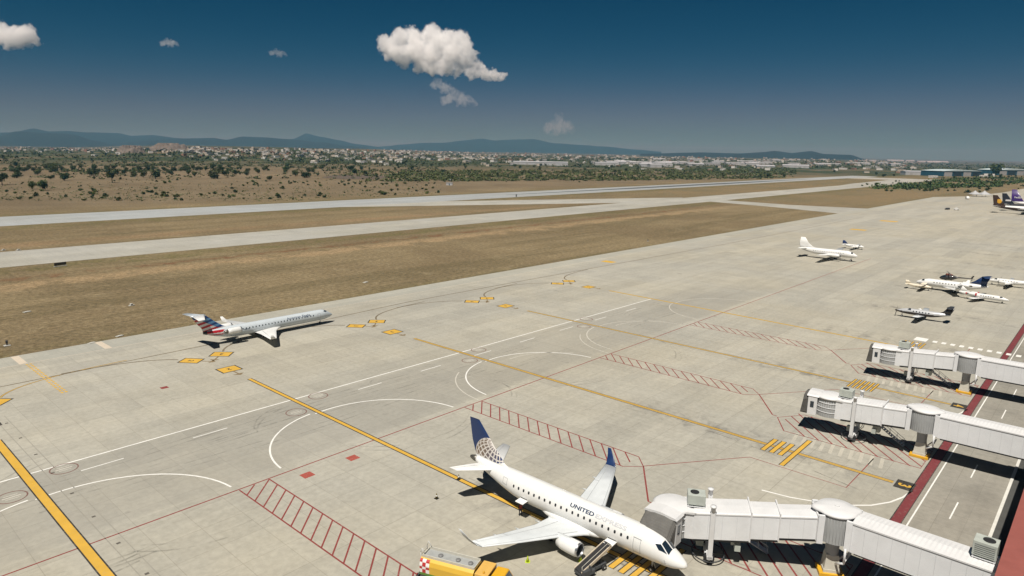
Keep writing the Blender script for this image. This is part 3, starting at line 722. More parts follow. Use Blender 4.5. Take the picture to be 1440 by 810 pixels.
    m.path(pts, .08, 6); m.path([(xd - 1.75, 0, .55), (xd - .3, 0, .6)], .04); m.path([(xd + 1.75, 0, .55), (xd + .3, 0, .6)], .04); m.build('guard_hoop', BRDARK, b)
    m = MB(); m.box(xd + .5, xd + 1.3, -1.2, -.4, .9, 1.7); m.box(xd - 3.4, xd - 2.4, -1.5, -.4, ze - 1.5, ze - .5); m.box(xd - 3.2, xd - 2.6, .4, 1.3, ze - 1.2, ze - .5); m.build('drive_cabinet', ACG, root)
    m = MB(); pts = [(xd - .5, -1.9, ze - .3), (xd - .8, -2.35, ze - .8), (xd - .75, -2.4, 1.5), (xd - .3, -2.1, .9)]; m.path(pts, .05, 6, 0); m.path([(p[0] + .25, p[1], p[2]) for p in pts], .05, 6); m.build('cable_loop', BLACK, root)
    # service stair under the tunnel, running back towards the rotunda
    m = MB(); x1, x2, z1 = xd - 2.4, xd - 6.6, ze - .45; n = 13
    for k in range(n):
        t = k / (n - 1); m.box(x1 + (x2 - x1) * t - .16, x1 + (x2 - x1) * t + .16, -2.75, -1.85, .15 + (z1 - .2) * (1 - t), .2 + (z1 - .2) * (1 - t))
    for y in (-2.78, -1.82):
        m.path([(x1, y, z1), (x2, y, .12)], .06, 6); m.path([(x1, y, z1 + .95), (x2, y, 1.05)], .035, 6)
        for k in range(5): t = k / 4; m.path([(x1 + (x2 - x1) * t, y, z1 + (.12 - z1) * t), (x1 + (x2 - x1) * t, y, z1 + .95 + (1.05 - z1 - .95) * t)], .03, 5)
    m.box(x1 - .1, x1 + 1.2, -2.8, -1.7, z1 - .06, z1); m.build('service_stair', mat_joint, root)
    # cab: fixed throat, curved shutter, head and bellows
    zb = ze - .2; h = 3.1
    m = MB(); m.box(e - .05, e + .9, -1.6, 1.6, zb, zb + h - .12); m.build('cab_throat', BRW, root)
    m = MB(); cx = e + 2.2; m.lathe([(zb - .05, 2.0), (zb + h - .15, 2.0)], (cx, 0, 0), 'z', 36, 0, False); sh = m.build('cab_shutter', BRGREY, root)
    m = MB()
    for k in range(36):
        t = 2 * PI * k / 36; m.tube((cx + 2.01 * math.cos(t), 2.01 * math.sin(t), zb), (cx + 2.01 * math.cos(t), 2.01 * math.sin(t), zb + h - .2), .02, n=5)
    for z_ in (.7, 1.45, 2.2): m.lathe([(zb + z_, 2.0), (zb + z_, 2.06), (zb + z_ + .1, 2.06), (zb + z_ + .1, 2.0)], (cx, 0, 0), 'z', 36, cap=False)
    m.build('shutter_slats', mat_joint, sh)
    m = MB(); m.lathe([(zb + h - .16, 2.2), (zb + h, 2.25), (zb + h + .18, 1.9), (zb + h + .28, .1)], (cx, 0, 0), 'z', 32); m.box(e - .2, cx, -1.75, 1.75, zb + h - .14, zb + h + .08); m.build('cab_roof', BRROOF, root)
    M = Matrix.Translation((cx, 0, 0)) @ Matrix.Rotation(cab_rot, 4, 'Z')
    m = MB(); m.box(1.55, 2.9, -1.9, 1.9, zb - .1, zb + h - .1, 0, M); m.loft([[M @ Vector((x, y * 1.02, zb + z_)) for y, z_ in ((-1.95, h - .12), (-1.75, h + .12), (0, h + .3), (1.75, h + .12), (1.95, h - .12))] for x in (1.3, 1.6, 3.0, 3.12)], 0, False); head = m.build('cab_head', BRROOF, root)
    m = MB(); m.box(2.0, 2.55, -1.94, -1.89, zb + 1.15, zb + 2.15, 0, M); m.box(2.0, 2.55, 1.89, 1.94, zb + 1.15, zb + 2.15, 0, M); m.build('cab_window', GLASS, head)
    m = MB(); rings = []
    bl, bd = (1.75, -1.45) if three else (.75, -.30)
    for k in range(17):
        q = k / 16; x = 2.9 + bl * q; o_ = (.07 if k % 2 else 0) + (.10 if three else .2) * q ** 2; dr = bd * q ** 1.3
        rings.append([M @ Vector(v) for v in ((x + (0 if three else .3 * q), -1.75 - o_, zb + .1), (x, -1.85 - o_, zb + h - .6 + dr), (x, -1.55 - o_ * .7, zb + h - .1 + o_ + dr), (x, -.6, zb + h + .1 + o_ + dr), (x, .6, zb + h + .1 + o_ + dr), (x, 1.55 + o_ * .7, zb + h - .1 + o_ + dr), (x, 1.85 + o_, zb + h - .6 + dr), (x + (0 if three else .3 * q), 1.75 + o_, zb + .1))])
    m.loft(rings, 0, False, False)
    vs = []; m.build('bellows_canopy', BELLOW, root)
    m = MB(); m.box(2.85, 4.0, -1.6, 1.6, zb - .12, zb - .02, 0, M); m.build('cab_floor', BRDARK, root)
    air_unit(root, e - .2, .1, ze + 3.0, 1.9, 1.6, 1.15)
    # fixed walkway to the terminal
    w = bpy.data.objects.new('fixed_walkway', bpy.data.meshes.new('fixed_walkway')); COL.objects.link(w); w.parent = root; w.rotation_euler.z = walk_dir
    tunnel_w = MB(); zb = zr - .25; h = 3.35
    tunnel_w.box(2.0, walk_len, -1.6, 1.6, zb, zb + h - .1); 
    for k in range(1, int((walk_len - 2.0) / 1.25)):
        for y in (-1.612, 1.612): tunnel_w.box(2.0 + k * 1.25 - .02, 2.0 + k * 1.25 + .02, y - .012, y + .012, zb + .1, zb + h - .2, 1)
    w.data = tunnel_w.build('tmp', [BRW, mat_joint]).data; bpy.data.objects.remove(bpy.data.objects['tmp']); w.data.name = 'fixed_walkway'
    m = MB(); n = int((walk_len - 2.0) / .42); rings = []
    for k in range(2 * n + 1):
        x = 2.0 + (walk_len - 2.0) * k / (2 * n); b_ = .045 if k % 2 else 0; z_ = zb + h - .1
        rings.append([Vector((x, -1.68, z_ - .1)), Vector((x, -1.68, z_ + .05)), Vector((x, 0, z_ + .2 + b_)), Vector((x, 1.68, z_ + .05)), Vector((x, 1.68, z_ - .1))])
    m.loft(rings, 0, False); m.build('walkway_roof', BRROOF, w)
    m = MB(); m.box(2.4, walk_len - .1, -1.3, -1.1, zb - .3, zb); m.box(2.4, walk_len - .1, 1.1, 1.3, zb - .3, zb); m.build('underframe', BRDARK, w)
    air_unit(w, walk_len - 3.0, .2, zb + h, 1.9, 1.7, 1.45)
    m = MB(); m.box(walk_len - 1.5, walk_len - .4, -.9, .7, zb + h + .05, zb + h + 1.1); m.build('duct_box', BEIGE, w, bevel=.04)
    return root
jet_bridge('nearest jet bridge, docked against the white jet with navy tail', (72.4, 18.1, 0), math.atan2(12.6, -7.3), 14.6, rad(62), 16.0, rad(-90) - math.atan2(12.6, -7.3), 4.3, 3.0, True)
jet_bridge('middle jet bridge standing retracted at an empty stand', (112.5, 17.7, 0), rad(91.5), 11.1, rad(5), 16.0, rad(-180), 4.3, 3.35)
jet_bridge('farthest jet bridge, beside the white dashed crossing', (151.0, 18.0, 0), rad(91.5), 11.1, rad(5), 16.0, rad(-180), 4.3, 3.35)
# ------------------------------------------------------------------ ground equipment
YEL = livery_mat('fuel_truck_livery', .4)
def fuel_truck():
    root = empty('fuel_truck', (43.55, 44.2, 0), math.atan2(-7.0, 2.6), 'yellow fuel truck with red and white chequered tank end', 'fuel truck')
    # x forward; tank from -5 to 1.2
    prof = [(-1.22, 1.25), (-1.25, 2.35), (-1.12, 2.8), (-.85, 3.0), (.85, 3.0), (1.12, 2.8), (1.25, 2.35), (1.22, 1.25)]
    m = MB(); nx = 60; rings = []
    for k in range(nx + 1):
        x = -5.0 + 6.0 * k / nx; ring = []
        for (y0, z0), (y1, z1) in zip(prof[:-1], prof[1:]):
            nn = 8 if abs(z1 - z0) > .6 else 3
            for j in range(nn): ring.append(Vector((x, y0 + (y1 - y0) * j / nn, z0 + (z1 - z0) * j / nn)))
        ring.append(Vector((x, prof[-1][0], prof[-1][1]))); rings.append(ring)
    m.loft(rings, 0, False); t = m.build('tank', YEL, root)
    def col(c):
        if c.x < -3.95 and 1.55 < c.z < 2.95 and abs(c.y) > .86:
            return (.45, .03, .03) if (int((c.x + 5) / .35) + int((c.z - 1.55) / .35)) % 2 else (.75, .74, .72)
        if c.z < 1.55: return (.10, .22, .03)
        return (.66, .41, .05)
    paint(t, col)
    m = MB(); m.box(-4.85, .9, -.72, .72, 3.0, 3.02, 0); tr = m.build('roof_walkway', mat('walkway_grey', (.34, .35, .34), .6, .15, 2), t)
    m = MB()
    for y in (-.78, .78): m.box(-4.9, .95, y - .05, y + .05, 3.0, 3.28)
    for x in (-4.9, .9): m.box(x, x + .08, -.73, .73, 3.0, 3.24)
    m.build('walkway_edge', BEIGE, t)
    m = MB()
    for x in (-3.2, -1.2, .2): m.lathe([(0, .26), (.12, .26), (.14, .05)], (x, 0, 3.02), 'z', 16)
    m.build('hatch', mat('hatch_grey', (.2, .2, .2), .5), t)
    m = MB(); m.path([(-5.0, .7, 1.2), (-5.15, .7, 3.4), (-5.0, .7, 3.9), (-4.6, .7, 3.3)], .03); m.path([(-5.0, -.7, 1.2), (-5.15, -.7, 3.4), (-5.0, -.7, 3.9), (-4.6, -.7, 3.3)], .03)
    for k in range(8): m.path([(-5.12, -.7, 1.3 + k * .3), (-5.12, .7, 1.3 + k * .3)], .02)
    m.build('ladder', GEARW, root)
    m = MB(); m.box(-5.4, 4.6, -.55, .55, .75, 1.15); m.box(-4.9, .8, -1.2, 1.2, .95, 1.24); m.box(-5.5, -5.3, -1.2, 1.2, .55, .9); m.build('chassis', DARK, root)
    m = MB(); m.box(1.15, 2.55, -1.22, 1.22, 1.0, 2.95); m.build('pump_cabinet', mat('cabinet_yellow', (.66, .40, .10), .45, .08, 1), root, bevel=.05)
    m = MB(); rings = []
    for x, z in ((2.7, 2.75), (3.9, 2.75), (4.55, 1.9), (4.65, .8)): rings.append([Vector((x, -1.2, .7)), Vector((x, 1.2, .7)), Vector((x, 1.15, z)), Vector((x, -1.15, z))])
    m.loft(rings, 0, False); c = m.build('cab', mat('cab_yellow', (.66, .36, .02), .4, .06, 1), root, bevel=.06)
    m = MB(); m.box(2.95, 3.85, -1.215, -1.2, 1.8, 2.6); m.box(2.95, 3.85, 1.2, 1.215, 1.8, 2.6); m.build('side_window', GLASS, c)
    m = MB(); M = Matrix.Translation((4.24, 0, 2.33)) @ Matrix.Rotation(rad(-37), 4, 'Y'); m.box(-.01, .02, -1.0, 1.0, -.42, .42, 0, M); m.build('windshield', GLASS, c)
    for sd in (-1.02, 1.02):
        m = MB(); m.box(-5.45, -5.4, sd - .12, sd + .12, .95, 1.1); m.build('tail_lamp', REDP, root)
        for x in (-3.9, -2.75, 3.7): wheel(root, (x, sd, .5), .5, .3)
    m = MB(); m.lathe([(0, .12), (.06, .12), (.2, .09), (.22, .02)], (2.0, -.8, 2.95), 'z', 12); m.build('beacon', GOLD, root)
fuel_truck()
def belt_loader():
    p0, p1 = Vector((53.0, 37.35, .75)), Vector((56.7, 36.6, 2.25)); d = p1 - p0; L = d.length
    root = empty('belt_loader', ((p0.x + p1.x) / 2, (p0.y + p1.y) / 2, 0), math.atan2(d.y, d.x), 'belt loader with black sloping belt raised to the front cargo hold', 'belt loader')
    pit = math.asin(d.z / L); M = Matrix.Translation((0, 0, (p0.z + p1.z) / 2)) @ Matrix.Rotation(-pit, 4, 'Y')
    m = MB(); m.box(-L / 2, L / 2 + .45, -.49, .49, 0, .05, 0, M); m.tube(M @ Vector((-L / 2, -.42, -.07)), M @ Vector((-L / 2, .42, -.07)), .12); m.tube(M @ Vector((L / 2 + .45, -.42, -.07)), M @ Vector((L / 2 + .45, .42, -.07)), .12)
    m.build('belt', BLACK, root)
    m = MB()
    for y in (-.54, .54): m.box(-L / 2 - .05, L / 2 + .45, y - .05, y + .05, -.2, .12, 0, M)
    m.build('belt_frame', mat('loader_tan', (.55, .47, .36), .5, .12, 1.5), root)
    m = MB(); m.path([M @ Vector(v) for v in ((-L / 2, -.62, .1), (-L / 2 + .2, -.62, .75), (L / 2, -.62, .75), (L / 2 + .4, -.62, .1))], .03); m.build('hand_rail', BEIGE, root)
    m = MB(); m.box(-2.0, 1.7, -.55, .55, .35, .65); m.box(-1.9, -.9, -.95, -.58, .4, 1.0); m.path([(.9, -.35, .6), M @ Vector((1.4, -.35, -.1))], .06); m.path([(.9, .35, .6), M @ Vector((1.4, .35, -.1))], .06); m.build('chassis', DARK, root)
    m = MB(); m.box(-.9, -.35, -.98, -.6, .45, .85); m.box(-1.0, -.9, -.98, -.6, .85, 1.35); m.path([(-.1, -.8, .6), (-.25, -.8, 1.15)], .03); m.build('driver_seat', DARK, root)
    for x in (-1.4, 1.2):
        for y in (-.7, .7): wheel(root, (x, y, .33), .33, .22)
belt_loader()
# conveyor curtain crew member
def person(loc, rz):
    root = empty('person', loc, rz, 'ground crew member in dark trousers and red vest under the rear hold', 'person')
    J = {'pelvis': (0, 0, .95, .15, .12), 'belly': (.01, 0, 1.12, .15, .115), 'chest': (.02, 0, 1.34, .175, .125), 'neck': (.02, 0, 1.5, .065, .06), 'head': (.05, 0, 1.62, .085, .095), 'crown': (.05, 0, 1.72, .075, .085)}
    E = [('pelvis', 'belly'), ('belly', 'chest'), ('chest', 'neck'), ('neck', 'head'), ('head', 'crown')]
    for n, s in (('l', 1), ('r', -1)):
        J[n + 'hip'] = (0, s * .1, .88, .095, .095); J[n + 'knee'] = (.05 * s + .02, s * .115, .48, .065, .065); J[n + 'ankle'] = (.08 * s - .03, s * .12, .09, .045, .045); J[n + 'toe'] = (.08 * s + .13, s * .13, .04, .045, .035)
        J[n + 'sho'] = (.02, s * .19, 1.42, .07, .07); J[n + 'elb'] = (-.02 + .06 * (s > 0), s * .27, 1.15, .047, .047); J[n + 'wri'] = (.12 + .1 * (s > 0), s * .26, .95 + .08 * (s > 0), .033, .033); J[n + 'hand'] = (.17 + .12 * (s > 0), s * .25, .89 + .1 * (s > 0), .04, .022)
        E += [('pelvis', n + 'hip'), (n + 'hip', n + 'knee'), (n + 'knee', n + 'ankle'), (n + 'ankle', n + 'toe'), ('chest', n + 'sho'), (n + 'sho', n + 'elb'), (n + 'elb', n + 'wri'), (n + 'wri', n + 'hand')]
    ks = list(J); me = bpy.data.meshes.new('body'); me.from_pydata([J[k][:3] for k in ks], [(ks.index(a), ks.index(b)) for a, b in E], [])
    o = bpy.data.objects.new('body', me); COL.objects.link(o)
    sk = o.modifiers.new('skin', 'SKIN')
    for i, k in enumerate(ks): me.skin_vertices[0].data[i].radius = J[k][3:]; me.skin_vertices[0].data[i].use_root = (k == 'pelvis')
    o.modifiers.new('sub', 'SUBSURF').levels = 2
    dg = bpy.context.evaluated_depsgraph_get(); m2 = bpy.data.meshes.new_from_object(o.evaluated_get(dg)); bpy.data.objects.remove(o)
    lv = livery_mat('crew_clothing', .8)
    b = bpy.data.objects.new('body', m2); COL.objects.link(b); b.parent = root; m2.materials.clear(); m2.materials.append(lv)
    for p in m2.polygons: p.use_smooth = True
    def c(v):
        if v.z > 1.5: return (.22, .12, .08) if v.z < 1.68 else (.02, .015, .012)
        if v.z > 1.0 and abs(v.y) < .2: return (.30, .04, .02)
        if v.z < .1: return (.015, .015, .015)
        if abs(v.y) > .22 and v.z < .97: return (.22, .12, .08)
        return (.015, .018, .03)
    paint(b, c)
    m = MB(); m.lathe([(1.66, .103), (1.72, .1), (1.765, .05), (1.77, .005)], (.05, 0, 0), 'z', 16); m.box(.1, .2, -.07, .07, 1.665, 1.68); m.build('cap', NAVY, root)
    for y in (-.1, .1):
        m = MB(); m.lathe([(-.03, .045), (.03, .045)], (.05, y, 1.6), 'y', 10); m.build('ear_muff', BLACK, root)
person((58.0, 49.9, 0), rad(-120))
def cone(p, body, label, group=None):
    root = empty('traffic_cone', (p[0], p[1], 0), R.uniform(0, 1), label, 'traffic cone', group)
    m = MB(); m.lathe([(.04, .19), (.72, .035), (.74, .02)], axis='z', n=16); m.build('cone', body, root)
    m = MB(); m.box(-.26, .26, -.26, .26, 0, .045); m.build('base', body if body is LIME else BLACK, root)
    if body is not LIME:
        m = MB(); m.lathe([(.34, .128), (.35, .13), (.50, .092), (.51, .09)], axis='z', n=16, cap=False); m.build('band', WHITE, root)
LIME = mat('lime_plastic', (.50, .62, .03), .5, .1, 3); OLIVE = mat('dull_orange_plastic', (.16, .12, .03), .6, .15, 3)
cone(at(645, 674), OLIVE, 'dull dark cone standing on the yellow lead-in line by the tail')
cone(at(614, 701), OLIVE, 'dull dark cone on bare concrete left of the tail')
cone(at(742, 790), LIME, 'lime cone on concrete in front of the near wing, away from the engine')
cone(at(816.5, 789), LIME, 'lime cone standing beside the near engine intake')

# ------------------------------------------------------------------ terminal
TRED = mat('terracotta_roof', (.235, .055, .038), .75, .12, .5, dirt=((.22, .07, .05), .4))
TPAR = mat('terracotta_parapet', (.275, .082, .066), .7, .1, .8, dirt=((.22, .07, .05), .3))
TWALL = mat('terminal_wall', (.10, .10, .10), .6, .15, 1)
root = empty('terminal_building', (165, -10, 0), 0, 'terminal building with long flat terracotta roof at the lower right corner', 'terminal')
m = MB(); m.box(-170, 235, -36, 11.6, 0, 9.2); m.build('wall', TWALL, root)
m = MB(); m.box(-171, 236, -37, 11.1, 9.2, 10.45); m.build('roof', TRED, root)
m = MB(); m.box(-171.3, 236.3, 11.1, 13.6, 9.0, 10.75); m.build('parapet', TPAR, root)
m = MB()
for k in range(28): m.box(-98 + k * 12, -97.4 + k * 12, 11.6, 12.2, 0, 9)
m.build('wall_column', mat('column_grey', (.25, .25, .24), .7, .12, 1), root)

# ------------------------------------------------------------------ airfield ground
def structure(o, label=None): o['kind'] = 'structure'; return tag(o, label)
def concrete(name, base, slab=(5.0, 5.0), warm=(.38, .33, .27), stands=False, streak=True, dark=.92):
    m, nt, b = new_mat(name)
    g = nt.node('ShaderNodeNewGeometry').outputs['Position']
    sx = nt.node('ShaderNodeSeparateXYZ', {'Vector': g}); X, Y = sx.outputs[0], sx.outputs[1]
    br = nt.node('ShaderNodeTexBrick', {'Vector': g, 'Scale': 1.0, 'Color1': (1, 1, 1, 1), 'Color2': (.915, .915, .92, 1), 'Mortar': (.75, .74, .73, 1), 'Mortar Size': .045, 'Mortar Smooth': .6, 'Brick Width': slab[0], 'Row Height': slab[1]}, offset=0.0)
    b2 = nt.node('ShaderNodeTexBrick', {'Vector': g, 'Scale': 1.0, 'Color1': (1, 1, 1, 1), 'Color2': (.865, .87, .88, 1), 'Mortar': (.9, .9, .9, 1), 'Mortar Size': .06, 'Brick Width': slab[0] * 12, 'Row Height': slab[1] * 1.5}, offset=.37)
    n1 = nt.noise(g, .018, 5, .6); n2 = nt.noise(g, .11, 6, .62, .6); n3 = nt.noise(g, 1.3, 4, .6)
    c = nt.mix(nt.step(n1, .38, .66), base, warm)
    c = nt.mix(1.0, c, br.outputs[0], 'MULTIPLY'); c = nt.mix(1.0, c, b2.outputs[0], 'MULTIPLY')
    c = nt.mix(1.0, c, nt.ramp(n2, [(.25, dark), (.5, 1.0), (.75, 1.03)]), 'MULTIPLY')
    c = nt.mix(1.0, c, nt.ramp(n3, [(.38, .92), (.62, 1.04)]), 'MULTIPLY')
    if streak:   # rubber and wear drawn out along the taxi direction
        mp = nt.node('ShaderNodeMapping', {'Vector': g, 'Scale': (.02, .45, 1)}).outputs[0]
        c = nt.mix(1.0, c, nt.ramp(nt.noise(mp, 1.0, 5, .6, .3), [(.35, .93), (.6, 1.0)]), 'MULTIPLY')
        mp = nt.node('ShaderNodeMapping', {'Vector': g, 'Scale': (.5, .016, 1)}).outputs[0]
        c = nt.mix(1.0, c, nt.ramp(nt.noise(mp, 1.0, 4, .6, .3), [(.36, .945), (.6, 1.0)]), 'MULTIPLY')
    if stands:
        def lane(lo, hi, feather): return nt.math('MULTIPLY', nt.step(Y, lo - feather, lo + feather), nt.math('SUBTRACT', 1.0, nt.step(Y, hi - feather, hi + feather)))
        # service lane worn darker between the white edge line and the red line
        near = nt.math('SUBTRACT', 1.0, nt.step(X, 190, 240))
        l1 = nt.math('MULTIPLY', lane(83, 104.6, 1.2), near)
        c = nt.mix(nt.math('MULTIPLY', l1, .38), c, (.235, .225, .20))
        # taxi lane rubber, greyer shoulder at the grass
        c = nt.mix(nt.math('MULTIPLY', nt.math('MULTIPLY', lane(145, 154, 3), nt.step(n2, .3, .7)), .30), c, (.24, .235, .22))
        c = nt.mix(nt.math('MULTIPLY', lane(161.8, 175, .3), .30), c, (.31, .32, .29))
        # oil and hydraulic drips along every lead-in line close to the gates
        mod = nt.math('PINGPONG', nt.math('SUBTRACT', X, 18.6), 20.55)
        drip = nt.math('MULTIPLY', nt.math('SUBTRACT', 1.0, nt.step(mod, 1.0, 6.5)), lane(18, 60, 10))
        c = nt.mix(nt.math('MULTIPLY', nt.math('MULTIPLY', drip, nt.step(nt.noise(g, .35, 5, .65, .5), .45, .70)), .6), c, (.13, .125, .115))
        c = nt.mix(nt.math('MULTIPLY', nt.step(nt.noise(g, .22, 3, .5), .70, .78), .45), c, (.15, .14, .125))
        c = nt.mix(nt.math('MULTIPLY', lane(0, 22, 9), .22), c, (.25, .25, .235))
    nt.l.new(c, b.inputs['Base Color']); b.inputs['Roughness'].default_value = .9
    b.inputs['Specular IOR Level'].default_value = .25
    return m
APRON = concrete('apron_concrete', (.418, .400, .340), warm=(.435, .405, .325), stands=True)
ROADM = concrete('road_concrete', (.30, .285, .245), (4.0, 6.0), (.305, .285, .24), dark=.75)
TAXIM = concrete('taxiway_concrete', (.42, .41, .365), (7.5, 7.5), (.39, .375, .32))
RWYM = concrete('runway_surface', (.38, .40, .40), (60, 7.5), (.36, .37, .355))
RUBBER = concrete('runway_rubber', (.10, .11, .115), (60, 7.5), (.13, .135, .135))
def slab_obj(name, poly, m, z=0.0, depth=.3, label=None):
    o = MB().prism(poly, z - depth, z).build(name, m); return structure(o, label)
apron = slab_obj('apron', [(-150, 16.1), (1500, 16.1), (1500, 120), (1150, 128), (985, 144.5), (925, 168.5), (640, 168.5), (577, 169.2), (-150, 169.2)], APRON, 0.0, .4, 'pale concrete apron with painted stands')
road = slab_obj('service_road', [(-150, -12), (-150, 16.08), (1500, 16.08), (1500, -12)], ROADM, -.002, .4, 'grey service road along the terminal')
slab_obj('runway', [(-600, 447.5), (1800, 447.5), (1800, 504.5), (-600, 504.5)], RWYM, -.03, .3, 'long pale runway')
m = MB(); rb = []
for u, w in ((520, 1), (640, 4), (800, 8), (950, 10), (1100, 9), (1300, 4), (1400, 1)): rb.append((u, w))
o = m.sheet([(u, 476 - w) for u, w in rb] + [(u, 476 + w) for u, w in rb[::-1]], -.018).build('tyre_rubber', RUBBER); structure(o, 'dark tyre rubber on the touchdown zone of the runway')
slab_obj('taxiway', [(-600, 297), (-600, 340), (1150, 340), (1250, 352), (1700, 372), (1700, 300), (1100, 297)], TAXIM, -.034, .3, 'pale taxiway parallel to the runway')
slab_obj('exit_taxiway', [(300, 447.4), (405, 447.4), (648, 343.5), (640, 340.02), (528, 340.02)], TAXIM, -.03, .3, 'angled taxiway leaving the runway')
slab_obj('link_taxiway', [(615, 296.98), (600, 230), (577, 169.22), (640, 168.52), (655, 168.52), (640, 230), (648, 296.98)], TAXIM, -.032, .3, 'short taxiway joining the apron')
slab_obj('end_taxiway', [(1560, 447.4), (1700, 447.4), (1700, 372.02), (1560, 367)], TAXIM, -.032, .3, 'taxiway at the far runway end')

# ------------------------------------------------------------------ painted markings, children of the pavement they are painted on
def paintm(name, col, wear=.35, rough=.7):
    m, nt, b = new_mat(name)
    g = nt.node('ShaderNodeNewGeometry').outputs['Position']
    n = nt.noise(g, 2.2, 6, .7); n2 = nt.noise(g, .12, 3, .5)
    f = nt.math('MULTIPLY', nt.step(n, .50, .72), nt.step(n2, .25, .75))
    c = nt.mix(nt.math('MULTIPLY', f, wear * 1.6, clamp=True), col, (.33, .31, .26))
    c = nt.mix(1.0, c, nt.ramp(nt.noise(g, .5, 4), [(.3, .90), (.7, 1.05)]), 'MULTIPLY')
    nt.l.new(c, b.inputs['Base Color']); b.inputs['Roughness'].default_value = rough; return m
PY = paintm('yellow_line_paint', (.58, .345, .045), .25); PYO = paintm('worn_yellow_paint', (.57, .345, .05), .3); PYF = paintm('faded_yellow_paint', (.46, .30, .075), .5)
PW = paintm('white_line_paint', (.74, .73, .69), .3); PWF = paintm('faded_white_paint', (.49, .465, .405), .6); PWG = paintm('ghost_white_paint', (.43, .405, .34), .6); PDR = paintm('drain_edge', (.27, .255, .215), .5); PRG = paintm('thin_maroon_paint', (.17, .085, .07), .4)
PR = paintm('red_line_paint', (.22, .04, .035), .35); PRB = paintm('red_band_paint', (.165, .030, .034), .2); PRS = paintm('red_patch_paint', (.33, .07, .05), .4)
PK = paintm('black_line_paint', (.03, .028, .025), .4); PKF = paintm('worn_black_paint', (.10, .09, .075), .5); PBR = paintm('worn_brown_line', (.20, .145, .075), .5); PTAN = paintm('faded_cream_paint', (.56, .48, .38), .4)
Z1, Z2, Z3 = .004, .008, .012
def mark(name, mb, mats, parent=None, label=None):
    o = mb.build(name, mats, parent or apron, label, fix=False); return o
def arc(cx, cy, r, a0, a1, n=24, sq=1.0): return [(cx + r * math.cos(rad(a0 + (a1 - a0) * k / n)), cy + sq * r * math.sin(rad(a0 + (a1 - a0) * k / n))) for k in range(n + 1)]
def stroke(mb, pts, w, z, mi=0): mb.strip([Vector(p).to_2d() if len(p) > 2 else Vector(p) for p in pts], w, z, mi)
# restraint line, lane edge and lane dashes
m = MB(); stroke(m, [(-60, 80.9), (330, 80.9)], .22, Z1); mark('red_restraint_line', m, PR)
m = MB(); stroke(m, [(-60, 105.3), (60, 105.25), (182.5, 104.9)], .30, Z1); mark('white_lane_edge', m, PW)
for k in range(-3, 10):
    a = 25.1 + 15.2 * k
    if k == 2: continue
    m = MB(); stroke(m, [(a, 101.35), (a + 5.4, 101.35)], .20, Z1); mark('lane_dash', m, PW)
LEAD = [19.6, 59.6, 100.8, 142.0, 183.0]
SHADE = [(PY, PK), (PY, PK), (PYO, PKF), (PYF, PKF), (PYF, PYF)]
def digits(mb, txt, c, size, ang, z, mi=0):
    vs, fs = text_mesh(txt, size, .03 * size); w = max(v.x for v in vs); M = Matrix.Translation((c[0], c[1], 0)) @ Matrix.Rotation(ang, 4, 'Z')
    mb.add([(lambda q: (q.x, q.y, z))(M @ Vector((v.x - w / 2, v.y - size * .35, 0))) for v in vs], fs, mi)
def quad(c, l, w, ang):
    d = Vector((math.cos(ang), math.sin(ang))); q = Vector((-d.y, d.x)); c = Vector(c)
    return [tuple(c + d * l * a + q * w * b) for a, b in ((.5, .5), (-.5, .5), (-.5, -.5), (.5, -.5))]
